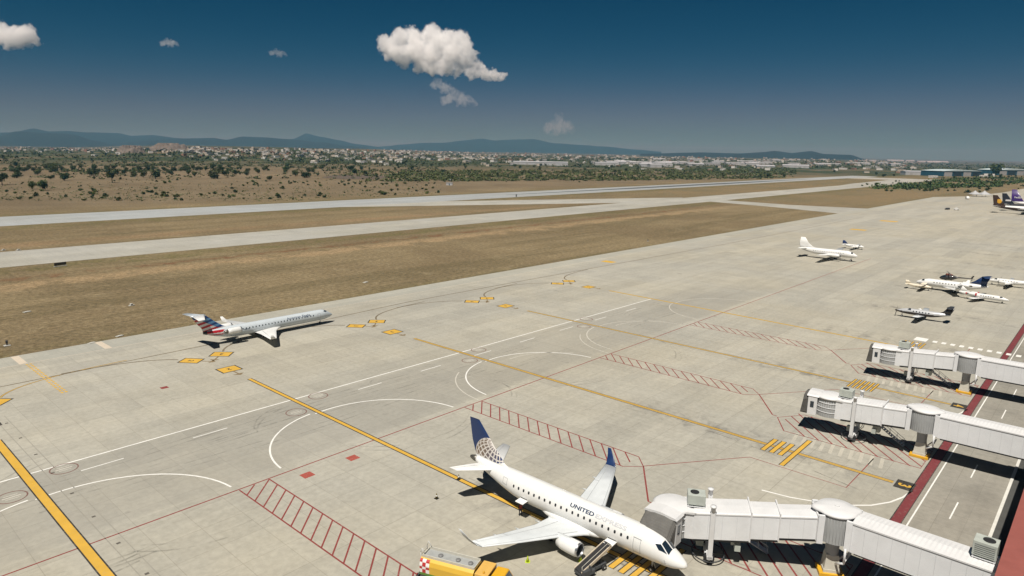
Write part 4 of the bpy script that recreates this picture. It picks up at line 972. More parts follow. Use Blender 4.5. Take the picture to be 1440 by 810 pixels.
for k, u in enumerate(LEAD):
    y, bk = SHADE[k]; lo = 15.9 if k == 0 else 19.0; wide = 1.3 if k == 0 else .95
    lo = {0: 18, 1: 19, 2: 18.4, 3: 18.5, 4: 19.0}[k]
    m = MB(); u2 = u - (5.5 if k == 4 else .4); pts = [(u, 121.2), (u2, lo)]
    stroke(m, pts, wide, Z1, 0); stroke(m, pts, wide * (.74 if k == 0 else .62), Z2, 1)
    if k == 2: stroke(m, pts, .10, Z3, 2)
    mark('lead_in_line', m, [bk, y, PKF])
    # U-turn curves of the service lane
    a0 = 60 if k else 50
    for sd in (1, -1):
        m = MB(); pts = arc(u + 1.8, 81.2, 15.7, 4, 100, 20) if sd > 0 else arc(u + .6, 81.4, 15.9, 176, 84 + 14, 20)
        stroke(m, pts, .26, Z1); mark('white_lane_curve', m, PW if k < 3 else PWF)
        if k in (2, 3):
            m = MB(); pts = arc(u + 5.2, 80.0, 14.2, 30, 95, 14) if sd > 0 else arc(u - 1.6, 81.0, 16.6, 178, 120, 14)
            stroke(m, pts, .22, Z1); mark('old_lane_curve', m, PWF)
    # hatched strip between stands
    x0, x1 = (u + 17.8, u + 22.0) if k == 0 else (u + 18.7, u + 23.0); v0, v1 = 48.2, 80.7
    if k == 4: x0 = x1 = None
    if x0:
        m = MB(); stroke(m, [(x0, v1), (x0, v0), (x0 + 2.0, v0 - 2.2), (x1, v0), (x1, v1)], .20, Z1)
        v = v1
        while v > v0 + 1:
            v_l = v - 4.1
            if v_l > v0: stroke(m, [(x1, v), (x0, v_l)], .20, Z2)
            else: stroke(m, [(x1, v), (x1 - (v - v0), v0)], .20, Z2)
            v -= 2.15
        stroke(m, [(x0, v1 - 2.0), (x0 + 2.1, v1)], .20, Z2)
        mark('red_hatched_strip', m, PR)
        # equipment line towards the bridge and round the next stand
        m = MB(); stroke(m, [(x0 + 2.0, v0 - 2.2), (x0 - 6.2, 40.3), (x0 - 6.3, 39.5)], .22, Z1)
        stroke(m, [(x0 + 2.1, v0 - 2.1), (x0 + 15.8, 36.2), (x0 + 15.8, 22.7), (x0 + 28.4, 22.5)], .16, Z1); mark('red_equipment_line', m, PR)
        # hatched keep-clear area under the bridge
        o_ = u + 12.4; m = MB(); P = [(o_ - 5.6, 36.2), (o_ - .5, 39.2), (o_ + 3.9, 36.2), (o_ + 3.5, 16.6), (o_ - 5.3, 16.6)]
        stroke(m, P + [P[0]], .18, Z1)
        for q in range(14):
            vb = 41.5 - 2.15 * q; a = (o_ + 3.8, vb); b = (o_ - 5.5, vb - 9.3 * .92)
            if q < 2: a = (o_ + 3.8 - (2 - q) * 2.1, vb - (2 - q) * 1.9 + .2)
            if b[1] < 16.6: b = (a[0] - (a[1] - 16.6) / .92, 16.6)
            if a[1] > 17.5: stroke(m, [a, b], .22, Z2)
        mark('red_hatched_area', m, PR)
    # ladder of stop bars
    bars = [(u, 35.8, 5.4), (u, 34.5, 5.4), (u, 33.2, 5.4), (u, 31.7, 12.0)] if k in (1, 2) else [(u - .3, 35.4 - .82 * q, 6.2) for q in range(6)] if k else []
    for cx_, v, L in bars:
        m = MB(); m.sheet(quad((cx_ - .2, v), L, .85 if k < 3 else .55, 0), Z3 + .001, 0); m.sheet(quad((cx_ - .2, v), L - .12, (.85 if k < 3 else .55) - .26, 0), Z3 + .004, 1)
        mark('stop_bar', m, [PK if k < 4 else PKF, PY])
    if 2 <= k < 4:
        for q in range(10):
            m = MB(); stroke(m, [(u + 3, 33.5 - q * 1.4), (u + 7.5, 34.2 - q * 1.4)], .5, Z1); mark('faded_bar', m, PWG)
    # stand number plate
    if k >= 2:
        uu = u - (.35 if k < 4 else 5.5); m = MB(); m.sheet(quad((uu, 17.0 if k == 2 else 17.3), 2.9, 2.3, 0), Z2, 0); o = mark('stand_number_plate', m, PK)
        m = MB(); digits(m, str(k + 1), (uu, 17.0 if k == 2 else 17.3), 2.1, PI, Z3 + .001); o2 = mark('digit', m, PY, o)
    # three designator boxes near the taxi line, each with its arrow
    for (dx, v, ang, l, w) in ((-2.9, 140.4, rad(-52), 4.4, 3.3), (3.6, 140.5, rad(-135), 3.4, 4.4), (0, 129.5, rad(-90), 3.7, 4.2)):
        c = (u + dx, v); m = MB(); m.sheet(quad(c, l, w, ang), Z2, 0); m.sheet(quad(c, l - .55, w - .55, ang), Z3, 1)
        o = mark('stand_designator', m, [PK, PY if k < 3 else PYO])
        m = MB(); digits(m, str(k + 1), c, 1.5, ang - PI / 2, Z3 + .004); mark('digit', m, PK, o)
        d = Vector((math.cos(ang), math.sin(ang))); c = Vector(c) + d * (l / 2); q = Vector((-d.y, d.x)); m = MB()
        stroke(m, [c + d * .1, c + d * 2.0], .35, Z2); m.sheet([tuple(c + d * 2.0 + q * 1.1), tuple(c + d * 2.0 - q * 1.1), tuple(c + d * 3.1)], Z2); mark('arrow', m, PBR, o)
    # curves from the taxi line to the stand
    def bez(p0, p1, p2, n=20): return [tuple(Vector(p0) * (1 - t)**2 + Vector(p1) * 2 * t * (1 - t) + Vector(p2) * t * t for t in [i / n])[0] for i in range(n + 1)]
    for pts in (bez((u - 24, 149.4), (u - 10, 149.4), (u - 4.5, 142.9)), bez((u + 28, 150.0), (u + 8, 149.6), (u + 4.8, 142.2))):
        m = MB(); stroke(m, pts, .42, Z1, 0); stroke(m, pts, .2, Z2, 1); mark('taxi_curve', m, [PKF, PBR if k else PYO])
m = MB(); pts = [(-60, 147.5), (32, 148.9), (70, 149.6), (125, 153), (170, 152), (330, 147), (560, 146)]; stroke(m, pts, .40, Z2, 0); stroke(m, pts, .2, Z3, 1); mark('taxi_centre_line', m, [PKF, PBR])
m = MB(); stroke(m, [(-60, 161.6), (300, 161.6)], .16, Z1); mark('apron_edge_line', m, PTAN)
for x in (32.3, 48.0): m = MB(); m.sheet([(x - .7, 161.9), (x + .7, 161.9), (x + .7, 168.9), (x - .7, 168.9)], Z1); mark('cream_bar', m, PTAN)
m = MB()
for q in range(19):
    for dx in (-.32, .32): m.sheet([(32.9 + dx - .2, 161.0 - q * 1.28), (32.9 + dx + .2, 161.0 - q * 1.28), (32.9 + dx + .2, 160.3 - q * 1.28), (32.9 + dx - .2, 160.3 - q * 1.28)], Z3 + .002)
mark('dashed_double_line', m, PYO)
for p, s in (((45.8, 78.1), 1.0), ((53.2, 78.1), 1.0), ((46.3, 127.5), .8)):
    m = MB(); m.sheet(quad(p, 1.6 * s, 1.5 * s, 0), Z1); mark('red_square', m, PRS if s == 1 else PR)
for (px, py), L in (((842, 368), 5.5), ((1207, 323), 9), ((1250, 311), 11)):
    c = at(px + 14 if L < 6 else px, py); m = MB(); m.sheet(quad((c.x, c.y), L * .7, L * 1.0, 0), Z1); mark('stand_designator', m, PYO)
# lane number circles beside every lead-in line
for u in LEAD[:4]:
    for cx_, cy_ in ((u + 4.1, 103.7), (u - 2.8, 99.5)):
        m = MB(); n = 36; ro, ri = 1.75, 1.5
        m.add([(cx_ + r * math.cos(2 * PI * k / n), cy_ + r * math.sin(2 * PI * k / n), Z2) for r in (ro, ri + .08) for k in range(n)], [(k, (k + 1) % n, n + (k + 1) % n, n + k) for k in range(n)])
        o = mark('lane_circle', m, PRG)
        m = MB(); stroke(m, [(cx_ - 1.0, cy_), (cx_ + 1.0, cy_)], .28, Z2); stroke(m, [(cx_ - .75, cy_ + .55), (cx_ + .75, cy_ + .55)], .18, Z2); stroke(m, [(cx_ - .75, cy_ - .55), (cx_ + .75, cy_ - .55)], .18, Z2); mark('lane_glyph', m, PWF, o)
m = MB()
for x in (21.9, 23.3): stroke(m, [(x, 20), (x - .5, 132)], .10, Z1)
mark('drain_slot', m, PDR)
for q in range(14):
    m = MB(); m.sheet(quad((22.3, 128 - q * 8.2), .42, .38, 0), Z2); mark('drain_grate', m, PKF)
TYRE = bpy.data.materials.new('tyre_scuff'); TYRE.use_nodes = True; nt = NT(TYRE); b_ = TYRE.node_tree.nodes['Principled BSDF']; g_ = nt.node('ShaderNodeNewGeometry').outputs['Position']
b_.inputs['Base Color'].default_value = (.10, .095, .085, 1); b_.inputs['Roughness'].default_value = .9; nt.l.new(nt.math('MULTIPLY', nt.step(nt.noise(g_, .25, 5, .65), .40, .70), .22), b_.inputs['Alpha'])
rk = random.Random(3)
for k in range(26):
    if k < 14:
        u = LEAD[k % 4]; r = rk.uniform(10, 21); cx_, cy_ = u + rk.uniform(-2, 26), 81 + rk.uniform(-4, 14); a0 = rk.uniform(0, 360); pts = arc(cx_, cy_, r, a0, a0 + rk.uniform(50, 110), 16)
    elif k < 20: v = rk.uniform(84, 103); x = rk.uniform(0, 120); pts = [(x + q * 6, v + math.sin(q * .5 + k) * .8) for q in range(14)]
    else: u = LEAD[1 + k % 3] + rk.uniform(-3, 3); pts = [(u + .25 * q * (1 if k % 2 else -1) * (q * .12), 60 - q * 3) for q in range(14)]
    m = MB(); stroke(m, pts, .28, Z1 * .5); stroke(m, [(p[0] + .3, p[1] + 1.5) for p in pts], .28, Z1 * .5 + .0006); mark('tyre_mark', m, TYRE)
# road markings, red band, crossing
m = MB(); m.sheet([(-150, 14.95), (700, 14.95), (700, 16.08), (-150, 16.08)], Z1); stroke(m, [(-150, 14.9), (700, 14.9)], .09, Z2, 1); stroke(m, [(-150, 16.12), (700, 16.12)], .12, Z2, 1); mark('red_boundary_band', m, [PRB, PK], road)
m = MB(); stroke(m, [(-150, 14.25), (700, 14.25)], .18, Z1); mark('white_edge_line', m, PW, road)
for k in range(40):
    a = 64 + 15.1 * k + .3; m = MB(); stroke(m, [(a, 10.7), (a + 5.6, 10.7)], .17, Z1); mark('centre_dash', m, PW, road)
m = MB(); m.box(-150, 700, 6.15, 6.5, -.05, .16); mark('white_kerb', m, mat('kerb_white', (.62, .61, .56), .8, .12, 1), road)
m = MB(); m.sheet([(-150, -2), (700, -2), (700, 6.15), (-150, 6.15)], Z1); mark('dark_verge', m, mat('verge_asphalt', (.07, .07, .065), .9, .2, .8), road)
m = MB(); pts = [tuple(at(*p).to_2d()) for p in ((1071, 689), (1110, 699), (1150, 706), (1190, 710.5), (1225, 710.5), (1252, 706), (1270, 699), (1283, 690))]; stroke(m, pts, .26, Z1); mark('white_sweep_line', m, PW)
m = MB(); pts = [(p[0] + 41.3, p[1]) for p in pts]; stroke(m, pts, .26, Z1); mark('white_sweep_line', m, PW)
m = MB(); m.sheet([(187.6, 31.6), (191.2, 31.6), (191.2, 34.3), (187.6, 34.3)], Z1); mark('crossing_pad', m, PW)
for k in range(15):
    v = 30.4 - 1.85 * k; par = road if v < 16 else apron
    m = MB(); m.sheet([(188.2, v - .95), (190.2, v - .95), (190.2, v), (188.2, v)], Z3); mark('crossing_square', m, PW, par)
# ------------------------------------------------------------------ terrain
def smooth(a, b, x):
    t = max(0.0, min(1.0, (x - a) / (b - a))); return t * t * (3 - 2 * t)
def bearing_px(x, y):
    """photograph column of a ground direction, measured at the horizon"""
    d = Vector((x, y, -0.02 * math.hypot(x, y))); f = sum(AX[2][i] * d[i] for i in range(3))
    if f <= 1: return -9999 if AX[0][0] * x + AX[0][1] * y < 0 else 9999
    return 720 + FPX * sum(AX[0][i] * d[i] for i in range(3)) / f
def rise(x, y):
    """the low rise that carries the town on the left, and gentler ground on the right"""
    r = math.hypot(x, y)
    if r < 1500: return 0.0
    b = bearing_px(x, y); n = noise.noise(Vector((x * .0012, y * .0012, 3.1)))
    h = 33 * smooth(2100, 3300, r) * smooth(90, 260, b) * (1 - smooth(480, 700, b)) * (1 + .25 * n)
    h += 8 * smooth(1700, 2300, r) * (1 + n) * smooth(-300, 60, b) * (1 - smooth(640, 900, b))
    h += 18 * smooth(2600, 5200, r) * smooth(500, 800, b) * (1 - smooth(1150, 1330, b)) * (1 + .5 * n)
    return h
def hit(px, py):
    """where a view ray meets the terrain"""
    d = ray(px, py); t = 0; p = Vector((0, 0, CAM_H)); step = 8.0
    for i in range(2600):
        p = Vector((0, 0, CAM_H)) + d * t
        if p.z <= rise(p.x, p.y): return Vector((p.x, p.y, rise(p.x, p.y)))
        t += max(3.0, min(40, (p.z - rise(p.x, p.y)) * 3))
        if t > 9000: return None
    return None
def ground():
    rs = [0, 60, 150, 300, 500, 700, 900, 1200, 1500] + [1500 + 60 * k for k in range(1, 62)] + [5400, 5900, 6600, 7500, 8700, 10000, 12000, 15000, 20000, 30000]
    n = 300; vs = [(0, 0, -.09)]; fs = []
    for r in rs[1:]:
        for k in range(n):
            t = 2 * PI * k / n; x, y = r * math.cos(t), r * math.sin(t); vs.append((x, y, -.09 + rise(x, y)))
    for k in range(n): fs.append((0, 1 + k, 1 + (k + 1) % n))
    for j in range(len(rs) - 2):
        for k in range(n): fs.append((1 + j * n + k, 1 + (j + 1) * n + k, 1 + (j + 1) * n + (k + 1) % n, 1 + j * n + (k + 1) % n))
    m, nt, b = new_mat('dry_grassland')
    g = nt.node('ShaderNodeNewGeometry').outputs['Position']; sx = nt.node('ShaderNodeSeparateXYZ', {'Vector': g}); X, Y = sx.outputs[0], sx.outputs[1]
    n1 = nt.noise(g, .012, 6, .62, .5); n2 = nt.noise(g, .09, 6, .65, .4); n3 = nt.noise(g, .7, 5, .65); n4 = nt.noise(g, .003, 5, .6, .3)
    st = nt.noise(nt.node('ShaderNodeMapping', {'Vector': g, 'Scale': (.006, .06, 1)}).outputs[0], 1.0, 6, .65, .6)
    # mown airfield grass: olive brown, greyer and yellower patches
    grass = nt.mix(nt.step(n1, .36, .66), (.170, .130, .075), (.218, .170, .098))
    grass = nt.mix(nt.math('MULTIPLY', nt.step(st, .44, .62), .6), grass, (.122, .098, .054))
    grass = nt.mix(nt.math('MULTIPLY', nt.step(n2, .52, .70), .5), grass, (.25, .20, .12))
    # bare tan ground beyond the runway
    tan = nt.mix(nt.step(n1, .35, .65), (.145, .112, .070), (.185, .145, .092))
    tan = nt.mix(nt.math('MULTIPLY', nt.step(n2, .56, .74), .5), tan, (.115, .100, .058))
    tan = nt.mix(nt.math('MULTIPLY', nt.step(n4, .52, .66), .45), tan, (.22, .168, .108))
    yd = nt.math('ADD', Y, nt.math('MULTIPLY', nt.math('SUBTRACT', n2, .5), 26))
    c = nt.mix(nt.step(yd, 515, 590), grass, tan)
    far = nt.mix(nt.step(nt.noise(g, .006, 5, .6), .46, .66), (.045, .058, .030), (.15, .12, .078))
    dist = nt.node('ShaderNodeVectorMath', {0: g}, operation='LENGTH').outputs['Value']
    c = nt.mix(nt.step(dist, 1500, 2100), c, far)
    # town ground far off: grey-tan
    c = nt.mix(nt.math('MULTIPLY', nt.step(dist, 2900, 5200), .65), c, nt.mix(nt.step(nt.noise(g, .0035, 6, .65), .45, .6), (.05, .06, .045), (.19, .175, .15)))
    # right-hand grass between the apron end and the scrub is paler and yellower
    yel = nt.math('MULTIPLY', nt.step(X, 560, 760), nt.math('SUBTRACT', 1.0, nt.step(yd, 420, 470)))
    c = nt.mix(nt.math('MULTIPLY', yel, .7), c, nt.mix(nt.step(n1, .4, .62), (.215, .160, .088), (.150, .125, .070)))
    def band(lo, hi, f): return nt.math('MULTIPLY', nt.step(yd, lo - f, lo + f), nt.math('SUBTRACT', 1.0, nt.step(yd, hi - f, hi + f)))
    left = nt.math('SUBTRACT', 1.0, nt.step(X, 470, 640))
    # vehicle track and scraped red earth running beside the taxiway, grass edges greener
    c = nt.mix(nt.math('MULTIPLY', nt.math('MULTIPLY', band(250, 262, 4), left), nt.math('MULTIPLY', nt.step(n2, .30, .55), .9)), c, (.29, .21, .12))
    c = nt.mix(nt.math('MULTIPLY', nt.math('MULTIPLY', band(267, 271, 2.5), left), nt.math('MULTIPLY', nt.step(n2, .35, .6), .9)), c, (.150, .075, .040))
    c = nt.mix(nt.math('MULTIPLY', nt.math('MULTIPLY', band(352, 366, 5), left), nt.math('MULTIPLY', nt.step(n1, .35, .6), .6)), c, (.26, .175, .100))
    for lo, hi in ((168, 173), (281, 297), (425, 448), (503, 518)):
        c = nt.mix(nt.math('MULTIPLY', band(lo, hi, 4), nt.math('MULTIPLY', nt.step(n2, .38, .62), .6)), c, (.105, .098, .038))
    # bare rocky outcrops by height and slope
    nz = nt.node('ShaderNodeSeparateXYZ', {'Vector': nt.node('ShaderNodeNewGeometry').outputs['Normal']}).outputs[2]
    c = nt.mix(nt.math('SUBTRACT', 1.0, nt.step(nz, .86, .955)), c, nt.mix(n3, (.26, .165, .11), (.16, .105, .075)))
    c = nt.mix(1.0, c, nt.ramp(n3, [(.36, .70), (.64, 1.24)]), 'MULTIPLY')
    fine = nt.noise(g, 2.6, 4, .7); c = nt.mix(1.0, c, nt.ramp(fine, [(.38, .76), (.62, 1.2)]), 'MULTIPLY')
    nt.l.new(c, b.inputs['Base Color']); b.inputs['Roughness'].default_value = .95; b.inputs['Specular IOR Level'].default_value = .1
    bn = nt.node('ShaderNodeBump', {'Height': nt.math('ADD', n3, n2), 'Strength': .35, 'Distance': .5}); nt.l.new(bn.outputs[0], b.inputs['Normal'])
    mb = MB(); mb.add(vs, fs, 0, True); structure(mb.build('ground', m, fix=False), 'dry brown grassland round the airfield')
ground()
# mountain ridges: heightfields with their own distance and depth
MTN = []
def ridge(name, label, sky, r0, depth, col):
    """sky = skyline in photograph pixels; r0 metres away"""
    m = mat(name + '_scrub', col, .95, .35, .0022, dirt=((col[0] * 1.5, col[1] * 1.25, col[2]), .4), coord='Object')
    N = max(40, int((sky[-1][0] - sky[0][0]) / 3)); M_ = 26; vs = []
    for i in range(N + 1):
        px = sky[0][0] + (sky[-1][0] - sky[0][0]) * i / N
        for (a, ya), (b, yb) in zip(sky[:-1], sky[1:]):
            if a <= px <= b: k = (px - a) / (b - a); k = k * k * (3 - 2 * k) * .5 + k * .5; py = ya + (yb - ya) * k
        d = ray(px, py); n = math.hypot(d.x, d.y); H = max(2, CAM_H + d.z / n * r0); ux, uy = d.x / n, d.y / n
        for j in range(M_ + 1):
            q = j / M_ * 2 - 1; r = r0 + q * depth
            w = (math.cos(q * PI) * .5 + .5) ** .9
            nn = noise.fractal(Vector((ux * r * .0009, uy * r * .0009, 1.7)), 1.0, 2.1, 5)
            z = H * w * (1 + .30 * nn * (1 - w * .8)) - 4
            vs.append((ux * r, uy * r, z))
    W = M_ + 1; mb = MB(); mb.add(vs, [(i * W + j, (i + 1) * W + j, (i + 1) * W + j + 1, i * W + j + 1) for i in range(N) for j in range(M_)], 0, True)
    structure(mb.build(name, m, fix=False), label)
GRN = (.008, .018, .020)
ridge('mountain', 'long dark mountain ridge on the left skyline', [(-160, 206), (-60, 196), (0, 191), (21, 184.5), (32, 184.5), (58, 186), (83, 187), (104, 189), (130, 197), (165, 203), (210, 206.5)], 11500, 1900, GRN)
ridge('mountain', 'pale ridge behind the left skyline mountain', [(-160, 192), (20, 186), (47, 181), (70, 185), (97, 184), (125, 186.5), (167, 187), (185, 190.5), (215, 189.5), (250, 194), (290, 197)], 16000, 2200, GRN)
ridge('mountain', 'low mountain ridge behind the town', [(130, 205), (180, 199), (252, 194), (300, 193.3), (319, 196), (341, 191.6), (367, 192.6), (408, 195), (450, 199.5), (490, 205), (530, 209)], 12500, 1800, GRN)
ridge('mountain', 'pale pointed peak right of the town', [(380, 203), (412, 195), (431, 187), (450, 191.5), (477, 197), (500, 202), (540, 207), (575, 209)], 17000, 2100, GRN)
ridge('mountain', 'broad flat mountain at the middle of the skyline', [(500, 209.5), (545, 205), (563, 203), (600, 200.5), (623, 200), (650, 197), (677, 194.3), (697, 197.8), (727, 196.8), (750, 196), (780, 201.7), (815, 203.5), (847, 205.5), (897, 210), (930, 213)], 18000, 2400, GRN)
ridge('hill', 'low hill on the right behind the industrial sheds', [(900, 215.5), (985, 214), (1040, 215.5), (1074, 213.8), (1089, 212.2), (1114, 215), (1141, 212.2), (1160, 216), (1196, 217), (1215, 223)], 9000, 1200, GRN)

ROCK = mat('red_rock', (.150, .125, .105), .95, .5, .06, dirt=((.10, .075, .055), .7), coord='Object', bump=.6)
def outcrop(px, r, w, top, label, seed):
    c = polar(px, r); base = rise(*c) - 3; vs = []; n, mm = 72, 26
    for j in range(mm + 1):
        for k in range(n):
            q = j / mm; t = 2 * PI * k / n; x, y = math.cos(t) * q, math.sin(t) * q
            f = max(0, 1 - (q * (1.0 + .25 * noise.noise(Vector((math.cos(t) * 1.3, math.sin(t) * 1.3, seed))))) ** 3.2) * (1 + .5 * noise.fractal(Vector((x * 4.5, y * 4.5, seed)), .8, 2, 5))
            vs.append((c[0] + x * w * 1.25, c[1] + y * w * 1.25, base + (top - base) * max(0, min(1.12, f)) * .98))
    mb = MB(); mb.add(vs, [(j * n + k, (j + 1) * n + k, (j + 1) * n + (k + 1) % n, j * n + (k + 1) % n) for j in range(mm) for k in range(n)], 0, True)
    structure(mb.build('rocky_outcrop', ROCK, fix=True), label)
outcrop(241, 2700, 54, 50, 'bare reddish flat-topped rock hill by the town', 1.3)
outcrop(185, 2600, 36, 40, 'smaller broken rocky hill left of the flat-topped one', 5.1)
pl = [at(*q) for q in ((452, 249.5), (470, 246), (528, 246.5), (552, 249), (535, 251.5), (485, 252))]
structure(MB().sheet([(p.x, p.y) for p in pl], .1).build('ploughed_ground', mat('ploughed_soil', (.10, .075, .055), .95, .3, .05)), 'dark ploughed patch on the dry plain')
# ------------------------------------------------------------------ vegetation
def leafmat(name, col, tr=.3):
    m, nt, b = new_mat(name)
    g = nt.node('ShaderNodeTexCoord').outputs['Object']; oi = nt.node('ShaderNodeObjectInfo')
    n = nt.noise(g, .9, 3, .6); c = nt.mix(nt.step(n, .35, .65), col, (col[0] * 1.55, col[1] * 1.35, col[2] * 1.1))
    c = nt.mix(nt.math('MULTIPLY', oi.outputs['Random'], .45), c, (.105, .095, .040))
    nt.l.new(c, b.inputs['Base Color']); b.inputs['Roughness'].default_value = .7; b.inputs['Specular IOR Level'].default_value = .2; return m
LEAF = leafmat('scrub_leaves', (.040, .068, .022)); LEAFD = leafmat('dark_leaves', (.028, .048, .018)); LEAFL = leafmat('pale_leaves', (.075, .105, .030))
BARK = mat('bark', (.10, .075, .05), .9, .25, 3)
def crown(mb, lobes, n, size, rnd):
    """leaf clumps spread through the volume of several lobes"""
    for i in range(n):
        c, r = rnd.choice(lobes); v = Vector((rnd.gauss(0, 1), rnd.gauss(0, 1), rnd.gauss(0, .9))).normalized() * (rnd.random() ** .45)
        p = Vector(c) + Vector((v.x * r[0], v.y * r[1], v.z * r[2]))
        if p.z < .03: p.z = rnd.uniform(.03, .3)
        q = Vector((rnd.gauss(0, 1), rnd.gauss(0, 1), rnd.gauss(0, 1) + .5)).normalized(); a = q.orthogonal().normalized(); b_ = q.cross(a); s = size * rnd.uniform(.6, 1.35)
        t = rnd.uniform(0, PI); a, b_ = a * math.cos(t) + b_ * math.sin(t), b_ * math.cos(t) - a * math.sin(t)
        mb.add([p - a * s - b_ * s * .5, p + a * s * .2 - b_ * s * .8, p + a * s, p + a * s * .1 + b_ * s * .9, p - a * s * .7 + b_ * s * .5], [(0, 1, 2, 3, 4)])
def lobes_of(rnd, w, h, n, base):
    return [((rnd.uniform(-.27, .27) * w, rnd.uniform(-.27, .27) * w, base + rnd.uniform(.20, .68) * h), (w * rnd.uniform(.2, .32), w * rnd.uniform(.2, .32), h * rnd.uniform(.24, .36))) for k in range(n)]
def shrub_protos():
    out = []
    for k in range(9):
        rnd = random.Random(40 + k); mb = MB(); crown(mb, lobes_of(rnd, 1.0, .75, 5, 0.02) + [((0, 0, .28), (.34, .34, .3))], 150, .10, rnd)
        for t in range(4): mb.tube((rnd.uniform(-.1, .1), rnd.uniform(-.1, .1), -.02), (rnd.uniform(-.3, .3), rnd.uniform(-.3, .3), .4), .015, n=4)
        o = mb.build('shrub', [(LEAF, LEAFD, LEAFL)[k % 3 if k != 8 else 0]], fix=False); out.append(o.data); bpy.data.objects.remove(o)
    return out
SH = shrub_protos()
def tree_protos():
    out = []
    for k in range(6):
        rnd = random.Random(90 + k); base = (.16, .02, .06, .10, .0, .40)[k]; mb = MB(); cl = MB()
        lb = lobes_of(rnd, .95, 1 - base, 8, base); crown(cl, lb, 520, .055, rnd)
        mb.tube((0, 0, -.03), (.02, .01, base + .15), .035, .022, n=8)
        for c, r in lb: mb.tube((.02, .01, base + .05), c, .016, .006, n=5)
        t = mb.build('trunk', BARK, fix=False); c = cl.build('crown', (LEAFD, LEAFD, LEAF, LEAF, LEAFD, LEAFD)[k], fix=False)
        out.append((t.data, c.data)); bpy.data.objects.remove(t); bpy.data.objects.remove(c)
    return out
TR = tree_protos()
def tree(p, w, h, k, label, group=None, name='tree'):
    root = empty(name, p, R.uniform(0, 6.28), label, 'tree', group)
    for me, nm in zip(TR[k], ('trunk', 'crown')):
        o = bpy.data.objects.new(nm, me); COL.objects.link(o); o.parent = root; o.scale = (w, w, h)
def on(px, py):
    p = hit(px, py); return p
for px, py, w, h, k, lab in ((158, 257, 15, 15, 5, 'round lone tree on a bare trunk in the dry field at left'), (91, 254, 13, 11, 1, 'dense dark round tree standing alone left of the lone trunked tree'), (3, 260, 14, 15, 0, 'dark tree cut by the left edge of the photo'),
        (61, 268, 12, 10.5, 3, 'bright green bushy tree at left, larger of a pale pair'), (46, 266, 10, 8, 3, 'paler green bush joined to the bright bushy tree'), (219, 251.5, 15, 13, 1, 'dark spreading tree right of the lone trunked tree'), (301, 251.5, 18, 14, 4, 'dense dark square-topped tree in the middle of the left field'),
        (1437, 245, 30, 26, 0, 'tree at the right edge among the hangars'), (1398, 248.5, 36, 40, 2, 'tall tree between the two blue hangars'), (428, 250, 15, 12, 4, 'dark tree nearest the bare soil patch'), (494, 240, 18, 13, 1, 'dark round tree at the left end of the tan field strip')):
    tree(on(px, py), w, h, k, lab)
rt = random.Random(5)
# lines of trees on the dry plain
def spread(n, fn, rnd):
    out = []
    while len(out) < n:
        p = fn(rnd)
        if p is not None: out.append(p)
    return out
def pick_tree(rnd):
    b = rnd.random()
    if b < .45: return (rnd.uniform(0, 480), rnd.gauss(239.5, 2.2))
    if b < .65: return (rnd.uniform(0, 560), rnd.gauss(246, 3.0))
    if b < .85: return (rnd.uniform(480, 1060), rnd.gauss(238, 2.6))
    return (rnd.uniform(1060, 1440), rnd.gauss(252, 4))
for px, py in spread(190, pick_tree, rt):
    if 1000 < px and py < 238.5 + (px - 1000) * .008: continue
    p = on(px, py)
    if p and (p.y > 520 or p.x > 1760):
        w = rt.uniform(6, 12); tree(p, w, w * rt.uniform(.75, 1.1), rt.choice((1, 1, 2, 3, 4)), 'low spreading tree on the dry plain beyond the runway', 'trees on the dry plain beyond the runway')
# shrubs: the nearest three hundred one by one
cand = []
rs_ = random.Random(11)
while len(cand) < 300:
    b = rs_.random(); px = rs_.uniform(-20, 620); py = rs_.uniform(250, 283)
    cl = noise.noise(Vector((px * .02, py * .11, 2.2)))
    if b < .20: px = rs_.uniform(470, 1080); py = 259 - (px - 480) * .017 + rs_.gauss(-3.5, 3)
    elif b < .30: px = rs_.uniform(1210, 1440); py = rs_.uniform(255, 271)
    elif cl < rs_.uniform(-.25, .5): continue
    p = at(px, py)
    if 160 < p.y < 530: 
        if not (px > 1200 and p.x > 900 and p.y > 150): continue
    if p.y < 150 and not (p.x > 1080 and p.y > 125): continue
    cand.append(p)
for p in cand:
    o = bpy.data.objects.new('shrub', rs_.choice(SH)); COL.objects.link(o); p.z = -.1 + rise(p.x, p.y); o.location = p
    w = rs_.uniform(2.2, 4.8) * (1.25 if rs_.random() < .25 else 1) * (1.3 if p.x > 800 else 1); o.scale = (w * rs_.uniform(.9, 1.4), w, w * rs_.uniform(.7, 1.0)); o.rotation_euler.z = rs_.uniform(0, 6.28)
    tag(o, 'low green shrub on the dry ground near the runway', 'shrub', 'low shrubs on the dry ground near the runway')
